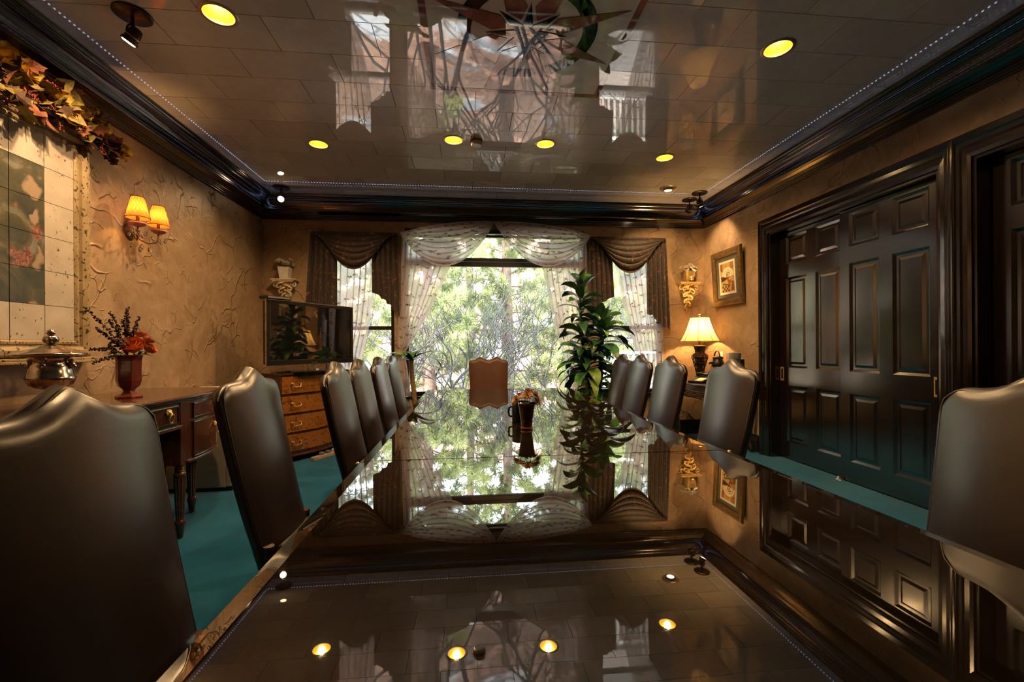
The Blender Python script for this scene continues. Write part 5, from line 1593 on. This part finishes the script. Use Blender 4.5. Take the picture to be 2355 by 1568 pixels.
# ------------------------------------------------------------------ house plants
def strap_leaf(p, az, el, L, W, droop, mat, parent, twist=0.0, nseg=8):
    """an arching dracaena leaf"""
    h = Vector((math.cos(az), math.sin(az), 0)); u = Vector((0, 0, 1)); sd = Vector((-math.sin(az), math.cos(az), 0))
    pos = Vector(p); ang = el; pts = []
    for k in range(nseg + 1):
        f = k / nseg
        w = W * (math.sin(PI * min(1, .12 + f * .9)) ** .8) * (1.0 if f < .97 else .15)
        if f == 0: w = W * .45
        d = h * math.cos(ang) + u * math.sin(ang); nrm = -h * math.sin(ang) + u * math.cos(ang)
        tw_ = twist * f
        wv = sd * (w * math.cos(tw_)) + nrm * (w * math.sin(tw_))
        rip = .07 * w * math.sin(f * 13 + az * 3)
        pts += [pos - wv + nrm * (w * .25 + rip), pos, pos + wv + nrm * (w * .25 - rip)]
        pos = pos + d * L / nseg
        ang -= droop / nseg * (.4 + 1.2 * f)
    mb = MB(); mb.v = [tuple(q) for q in pts]
    for k in range(nseg):
        a = k * 3; mb.f += [(a, a + 1, a + 4, a + 3), (a + 1, a + 2, a + 5, a + 4)]
    return mb.build('leaf', mat, parent, smooth=True)
def planter(t, x, y, r, h, mat):
    mb = MB(); mb.lathe([(r * .74, .002), (r * .78, .02), (r * .97, h * .9), (r * 1.03, h * .92), (r * 1.03, h), (r * .93, h), (r * .90, h * .86), (.001, h * .85)], 32, (x, y, 0), cap=False); mb.build('planter', mat, t, smooth=40)
    mb = MB(); mb.lathe([(r * .90, h * .865), (.05, h * .88), (.001, h * .885)], 20, (x, y, 0), cap=False); mb.build('soil', 'soil', t)
rg = random.Random(8)
px, py = 1.46, 5.02
t = thing('dracaena_plant', 'tall three-stemmed dracaena with glossy strap leaves by the right of the window', 'plant', (px, py, 0))
planter(t, px, py, .19, .36, 'terracotta')
canes = [((px - .02, py, .31), (px - .10, py + .02, 1.18), .55, 5), ((px + .05, py + .03, .31), (px + .12, py - .01, 1.30), .40, 6), ((px - .06, py - .05, .31), (px - .09, py - .10, .92), .42, 7), ((px + .02, py - .08, .31), (px + .03, py - .10, .72), .35, 8)]
for (a, b_, sp_, sd_) in canes:
    a = Vector(a); b_ = Vector(b_); mb = MB(); n_ = 10
    pts = [a.lerp(b_, q) + Vector((.012 * math.sin(q * 5 + sd_), .010 * math.cos(q * 4 + sd_), 0)) for q in np.linspace(0, 1, n_)]
    mb.tube(pts, [.026 + .003 * ((k * 7 + sd_) % 3 - 1) for k in range(n_)], 10); mb.build('cane', 'cane_bark', t, smooth=True)
def crown_leaves(base, top, n, L, W, seed, el0=1.25, el1=-.1):
    rgl = random.Random(seed); base = Vector(base); top = Vector(top)
    for k in range(n):
        f = k / (n - 1); p = base.lerp(top, f)
        az = k * 2.399 + rgl.uniform(-.3, .3)
        el = el1 + (el0 - el1) * f ** 1.1 + rgl.uniform(-.12, .12)
        mat = 'leaf_green' if rgl.random() < .62 else ('leaf_dark' if rgl.random() < .72 else 'leaf_light')
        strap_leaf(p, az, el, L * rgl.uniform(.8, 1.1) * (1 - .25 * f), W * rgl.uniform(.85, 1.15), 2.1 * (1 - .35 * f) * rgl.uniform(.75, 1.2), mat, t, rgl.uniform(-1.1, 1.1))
# tall thin leader
mb = MB(); mb.tube([(px - .10, py + .02, 1.17), (px - .13, py + .02, 1.45), (px - .145, py + .02, 1.80), (px - .125, py + .02, 2.0)], [.022, .018, .012, .005], 8); mb.build('leader', 'leaf_dark', t, smooth=True)
crown_leaves((px - .13, py + .02, 1.44), (px - .13, py + .02, 1.93), 24, .36, .050, 41, 1.35, -.05)
crown_leaves((px - .10, py + .02, 1.08), (px - .115, py + .02, 1.36), 20, .42, .054, 45, .8, -.1)
crown_leaves((px + .115, py - .01, 1.20), (px + .12, py - .01, 1.46), 32, .46, .056, 42, 1.25, -.1)
crown_leaves((px - .09, py - .10, .86), (px - .09, py - .10, 1.06), 32, .48, .058, 43, 1.0, -.1)
crown_leaves((px + .02, py - .10, .66), (px + .02, py - .10, .84), 20, .44, .056, 44, .7, -.1)

qx, qy = -.66, 5.28
t = thing('small_dracaena', 'small dracaena with cut canes and drooping leaves behind the farthest left chairs', 'plant', (qx, qy, 0))
planter(t, qx, qy, .17, .34, 'terracotta')
for a, b_ in (((qx + .04, qy, .30), (qx - .0, qy - .02, 1.08)), ((qx - .06, qy, .30), (qx - .40, qy + .02, 1.03))):
    mb = MB(); a = Vector(a); b_ = Vector(b_); mb.tube([a.lerp(b_, q) + Vector((.01 * math.sin(q * 6), 0, 0)) for q in np.linspace(0, 1, 8)], [.027, .026, .027, .026, .027, .026, .027, .025], 10); mb.build('cane', 'cane_bark', t, smooth=True)
for az, el, L, mat in ((-.35, .55, .50, 'leaf_green'), (-.2, .25, .42, 'leaf_dark'), (.3, .95, .36, 'leaf_green'), (2.9, .6, .36, 'leaf_light'), (3.4, .4, .36, 'leaf_green'), (-1.4, .6, .40, 'leaf_green'), (-1.9, .6, .26, 'leaf_green'), (1.6, .6, .24, 'leaf_light'), (2.3, .9, .22, 'leaf_green'), (-2.6, .1, .26, 'leaf_dark')):
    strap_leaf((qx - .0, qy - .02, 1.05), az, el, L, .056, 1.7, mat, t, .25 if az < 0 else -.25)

# ------------------------------------------------------------------ outdoors
def gz(x, y): return -2.7 + .03 * math.sin(x * .7) * 4 + max(0, y - 15) * .40 + .25 * math.sin(x * .25 + y * .3)
mb = MB(); mb.grid(lambda u, v_: ((u - .5) * 90, 6.1 + 60 * v_ ** 1.4, gz((u - .5) * 90, 6.1 + 60 * v_ ** 1.4)), 60, 50)
o = mb.build('ground', 'hillside', smooth=True); structure(o)
mb = MB(); mb.box(XL - .2, XR + .3, YB + .0, YB + .2, -3.4, -.13); structure(mb.build('wall_outside', 'stucco_out'))

def numpy_mesh(name, vs, fs, mat, parent, kind=None):
    me = bpy.data.meshes.new(name); vs = np.asarray(vs, np.float32); fs = np.asarray(fs, np.int32)
    nv, nf, k = len(vs), len(fs), fs.shape[1]
    me.vertices.add(nv); me.vertices.foreach_set('co', vs.ravel())
    me.loops.add(nf * k); me.loops.foreach_set('vertex_index', fs.ravel())
    me.polygons.add(nf); me.polygons.foreach_set('loop_start', np.arange(0, nf * k, k, dtype=np.int32))
    me.update(calc_edges=True); me.validate()
    me.materials.append(M[mat]); o = bpy.data.objects.new(name, me); COL.objects.link(o)
    if parent is not None:
        o.parent = parent
    if kind: o['kind'] = kind
    return o
def pine(x, y, h, spread, label, seed, mat, zlo=.23, ntuft=900, nneedle=26, nlen=.21):
    rs = np.random.RandomState(seed); z0 = gz(x, y) - .1
    t = thing('pine_tree', label, 'tree', (x, y, z0), 0, 'pine trees outside the window'); WM.pop(t.name)
    r = .10 + .012 * h
    MB().tube([(0.02 * math.sin(k), 0, h * k / 8) for k in range(9)], [r * (1 - .85 * k / 8) + .01 for k in range(9)], 10).build('trunk', 'pine_bark', t, smooth=True)
    br = MB(); tufts = []; dirs = []
    nb = int(h * 7)
    for k in range(nb):
        f = zlo + (1 - zlo) * (k + rs.rand()) / nb
        az = k * 2.399 + rs.uniform(-.4, .4); L = spread * (1.05 - f) ** .7 * rs.uniform(.7, 1.15)
        p = Vector((0, 0, h * f)); d = Vector((math.cos(az), math.sin(az), rs.uniform(-.15, .35)))
        pts = [p + d * L * q + Vector((0, 0, .18 * L * q * q)) for q in (0, .3, .6, 1)]
        br.tube(pts, [.035 * (1.1 - f), .026 * (1.1 - f) + .004, .016 * (1.1 - f) + .004, .004], 5, cap=False)
        nt_ = max(3, int(ntuft / nb))
        for j in range(nt_):
            q = rs.uniform(.22, 1.0); c = p + d * L * q + Vector((0, 0, .18 * L * q * q))
            side = Vector((-d.y, d.x, 0)) * rs.uniform(-.38, .38) * L * .5 * (1.15 - q) + Vector((0, 0, rs.uniform(-.12, .16)))
            c2 = c + side
            if rs.rand() < .35: br.tube([c, c2], [.007, .004], 3, cap=False)
            tufts.append(c2); dirs.append((Vector((d.x, d.y, .25)) + side * .8).normalized())
    br.build('branches', 'pine_bark', t)
    T = np.array([tuple(c) for c in tufts]); D = np.array([tuple(c) for c in dirs]); n = len(T)
    rnd = rs.normal(size=(n, nneedle, 3)); rnd /= np.linalg.norm(rnd, axis=2, keepdims=True)
    nd_ = D[:, None, :] * .75 + rnd; nd_ /= np.linalg.norm(nd_, axis=2, keepdims=True)
    ln = nlen * rs.uniform(.7, 1.15, (n, nneedle, 1))
    wd = np.cross(nd_, rs.normal(size=(n, nneedle, 3))); wd /= np.linalg.norm(wd, axis=2, keepdims=True)
    base = T[:, None, :] + nd_ * .02
    a = base - wd * .0075; b_ = base + wd * .0075; c = base + nd_ * ln
    V = np.stack([a, b_, c], axis=2).reshape(-1, 3); F = np.arange(len(V)).reshape(-1, 3)
    numpy_mesh('needles', V, F, mat, t, 'stuff')
PINES = [(-3.9, 12.5, 11, 2.6, 'pine seen through the narrow left window'), (-1.0, 11.4, 10, 2.5, 'pine straight beyond the left half of the middle window'),
         (1.2, 13.2, 12, 2.8, 'pine behind the head chair, mid distance'), (2.9, 10.8, 9.5, 2.3, 'nearest pine, right part of the middle window, reaching branches'),
         (5.6, 14.0, 11, 2.6, 'pine seen through the narrow right window'), (-2.6, 16.0, 12, 3.0, 'farther pine between the left and middle windows'),
         (0.1, 17.5, 13, 3.0, 'deep green pine far behind the middle of the window'), (3.6, 17.0, 12, 3.0, 'deep green pine far behind the tall dracaena'),
         (-6.5, 18, 12, 3.0, 'deep green pine far to the left of the window view'), (8.0, 18.5, 12, 3.0, 'deep green pine far to the right of the window view')]
for i, (x, y, h, sp_, l) in enumerate(PINES):
    pine(x, y, h, sp_, l, 50 + i, 'pine_needles' if i < 5 else 'pine_needles_deep', ntuft=3400 if i < 5 else 2200)

def bare_tree(x, y, h, label, seed, lean=(0, 0)):
    rs = random.Random(seed); z0 = gz(x, y) - .1
    t = thing('bare_tree', label, 'tree', (x, y, z0), 0, 'leafless shrubs outside the window'); WM.pop(t.name)
    tw = MB(); tk = MB()
    def grow(p, d, L, r, depth):
        n_ = 5; pts = [p]; dd = d.copy()
        for k in range(n_):
            dd = (dd + Vector((rs.uniform(-1, 1), rs.uniform(-1, 1), rs.uniform(-.5, .7))) * .16).normalized(); pts.append(pts[-1] + dd * L / n_)
        (tk if depth < 2 else tw).tube(pts, [r * (1 - .45 * k / n_) for k in range(n_ + 1)], 6 if depth < 2 else 4, cap=False)
        if depth >= 5: return
        for c in range(3 if depth in (1, 3) else 2):
            i = rs.randrange(2, n_ + 1) if c else n_
            nd2 = (dd + Vector((rs.uniform(-1.25, 1.25), rs.uniform(-.5, .5), rs.uniform(-.25, .85))) * .85).normalized()
            grow(pts[i], nd2, L * rs.uniform(.60, .85), r * .66, depth + 1)
    for s_ in range(3):
        a = rs.uniform(0, 6.28)
        grow(Vector((.1 * math.cos(a), .1 * math.sin(a), 0)), Vector((.35 * math.cos(a) + lean[0], .25 * math.sin(a) + lean[1], 1)).normalized(), h * .33, .050, 0)
    tk.build('trunk', 'twig_bark', t, smooth=True); tw.build('twigs', 'twig_bark', t, kind='stuff')
for x, y, h, l, sd, ln in ((-.75, 9.3, 6.2, 'leafless branching shrub left of the head chair, outside', 61, (.1, 0)), (.95, 9.6, 6.2, 'leafless branching shrub behind the head chair, outside', 62, (.15, 0)),
                           (2.2, 9.2, 5.4, 'leafless shrub outside behind the tall dracaena', 63, (-.1, 0)), (-2.9, 9.4, 6.0, 'leafless shrub outside the narrow left window', 64, (0, 0)),
                           (.15, 10.8, 6.4, 'leafless shrub farther out, between the two nearer shrubs', 65, (0, 0))):
    bare_tree(x, y, h, l, sd, ln)

# deck rail outside the right window
t = thing('deck_railing', 'white deck railing with slim balusters outside the narrow right window', 'railing', (3.6, 7.9, 0)); 
mb = MB(); mb.box(2.25, 5.6, 7.86, 7.96, 1.055, 1.095); mb.build('top_rail', 'deck_paint', t, bevel=.006)
mb = MB(); mb.box(2.25, 5.6, 7.885, 7.935, .30, .345); mb.build('bottom_rail', 'deck_paint', t, bevel=.004)
bal0 = None
for k in range(30):
    x = 2.30 + k * .112
    if bal0 is None:
        mb = MB(); mb.box(x - .016, x + .016, 7.893, 7.927, .345, 1.055); bal0 = mb.build('baluster', 'deck_paint', t)
    else: piece(bal0, t, Matrix.Translation((k * .112, 0, 0)))
for x in (2.22, 5.62):
    mb = MB(); mb.box(x - .045, x + .045, 7.865, 7.955, .20, 1.16); mb.build('post', 'deck_paint', t, bevel=.006)
t = thing('deck', 'weathered board deck outside the narrow right window', 'deck', (3.9, 7.0, .18))
for k in range(15):
    mb = MB(); mb.box(2.15, 5.75, YB + .23 + k * .152, YB + .23 + k * .152 + .146, .150, .185); mb.build('plank', 'deck_board', t)
for x in (2.3, 3.9, 5.6):
    mb = MB(); mb.box(x - .07, x + .07, 7.85, 7.95, -3.0, .149); mb.build('post', 'deck_board', t)
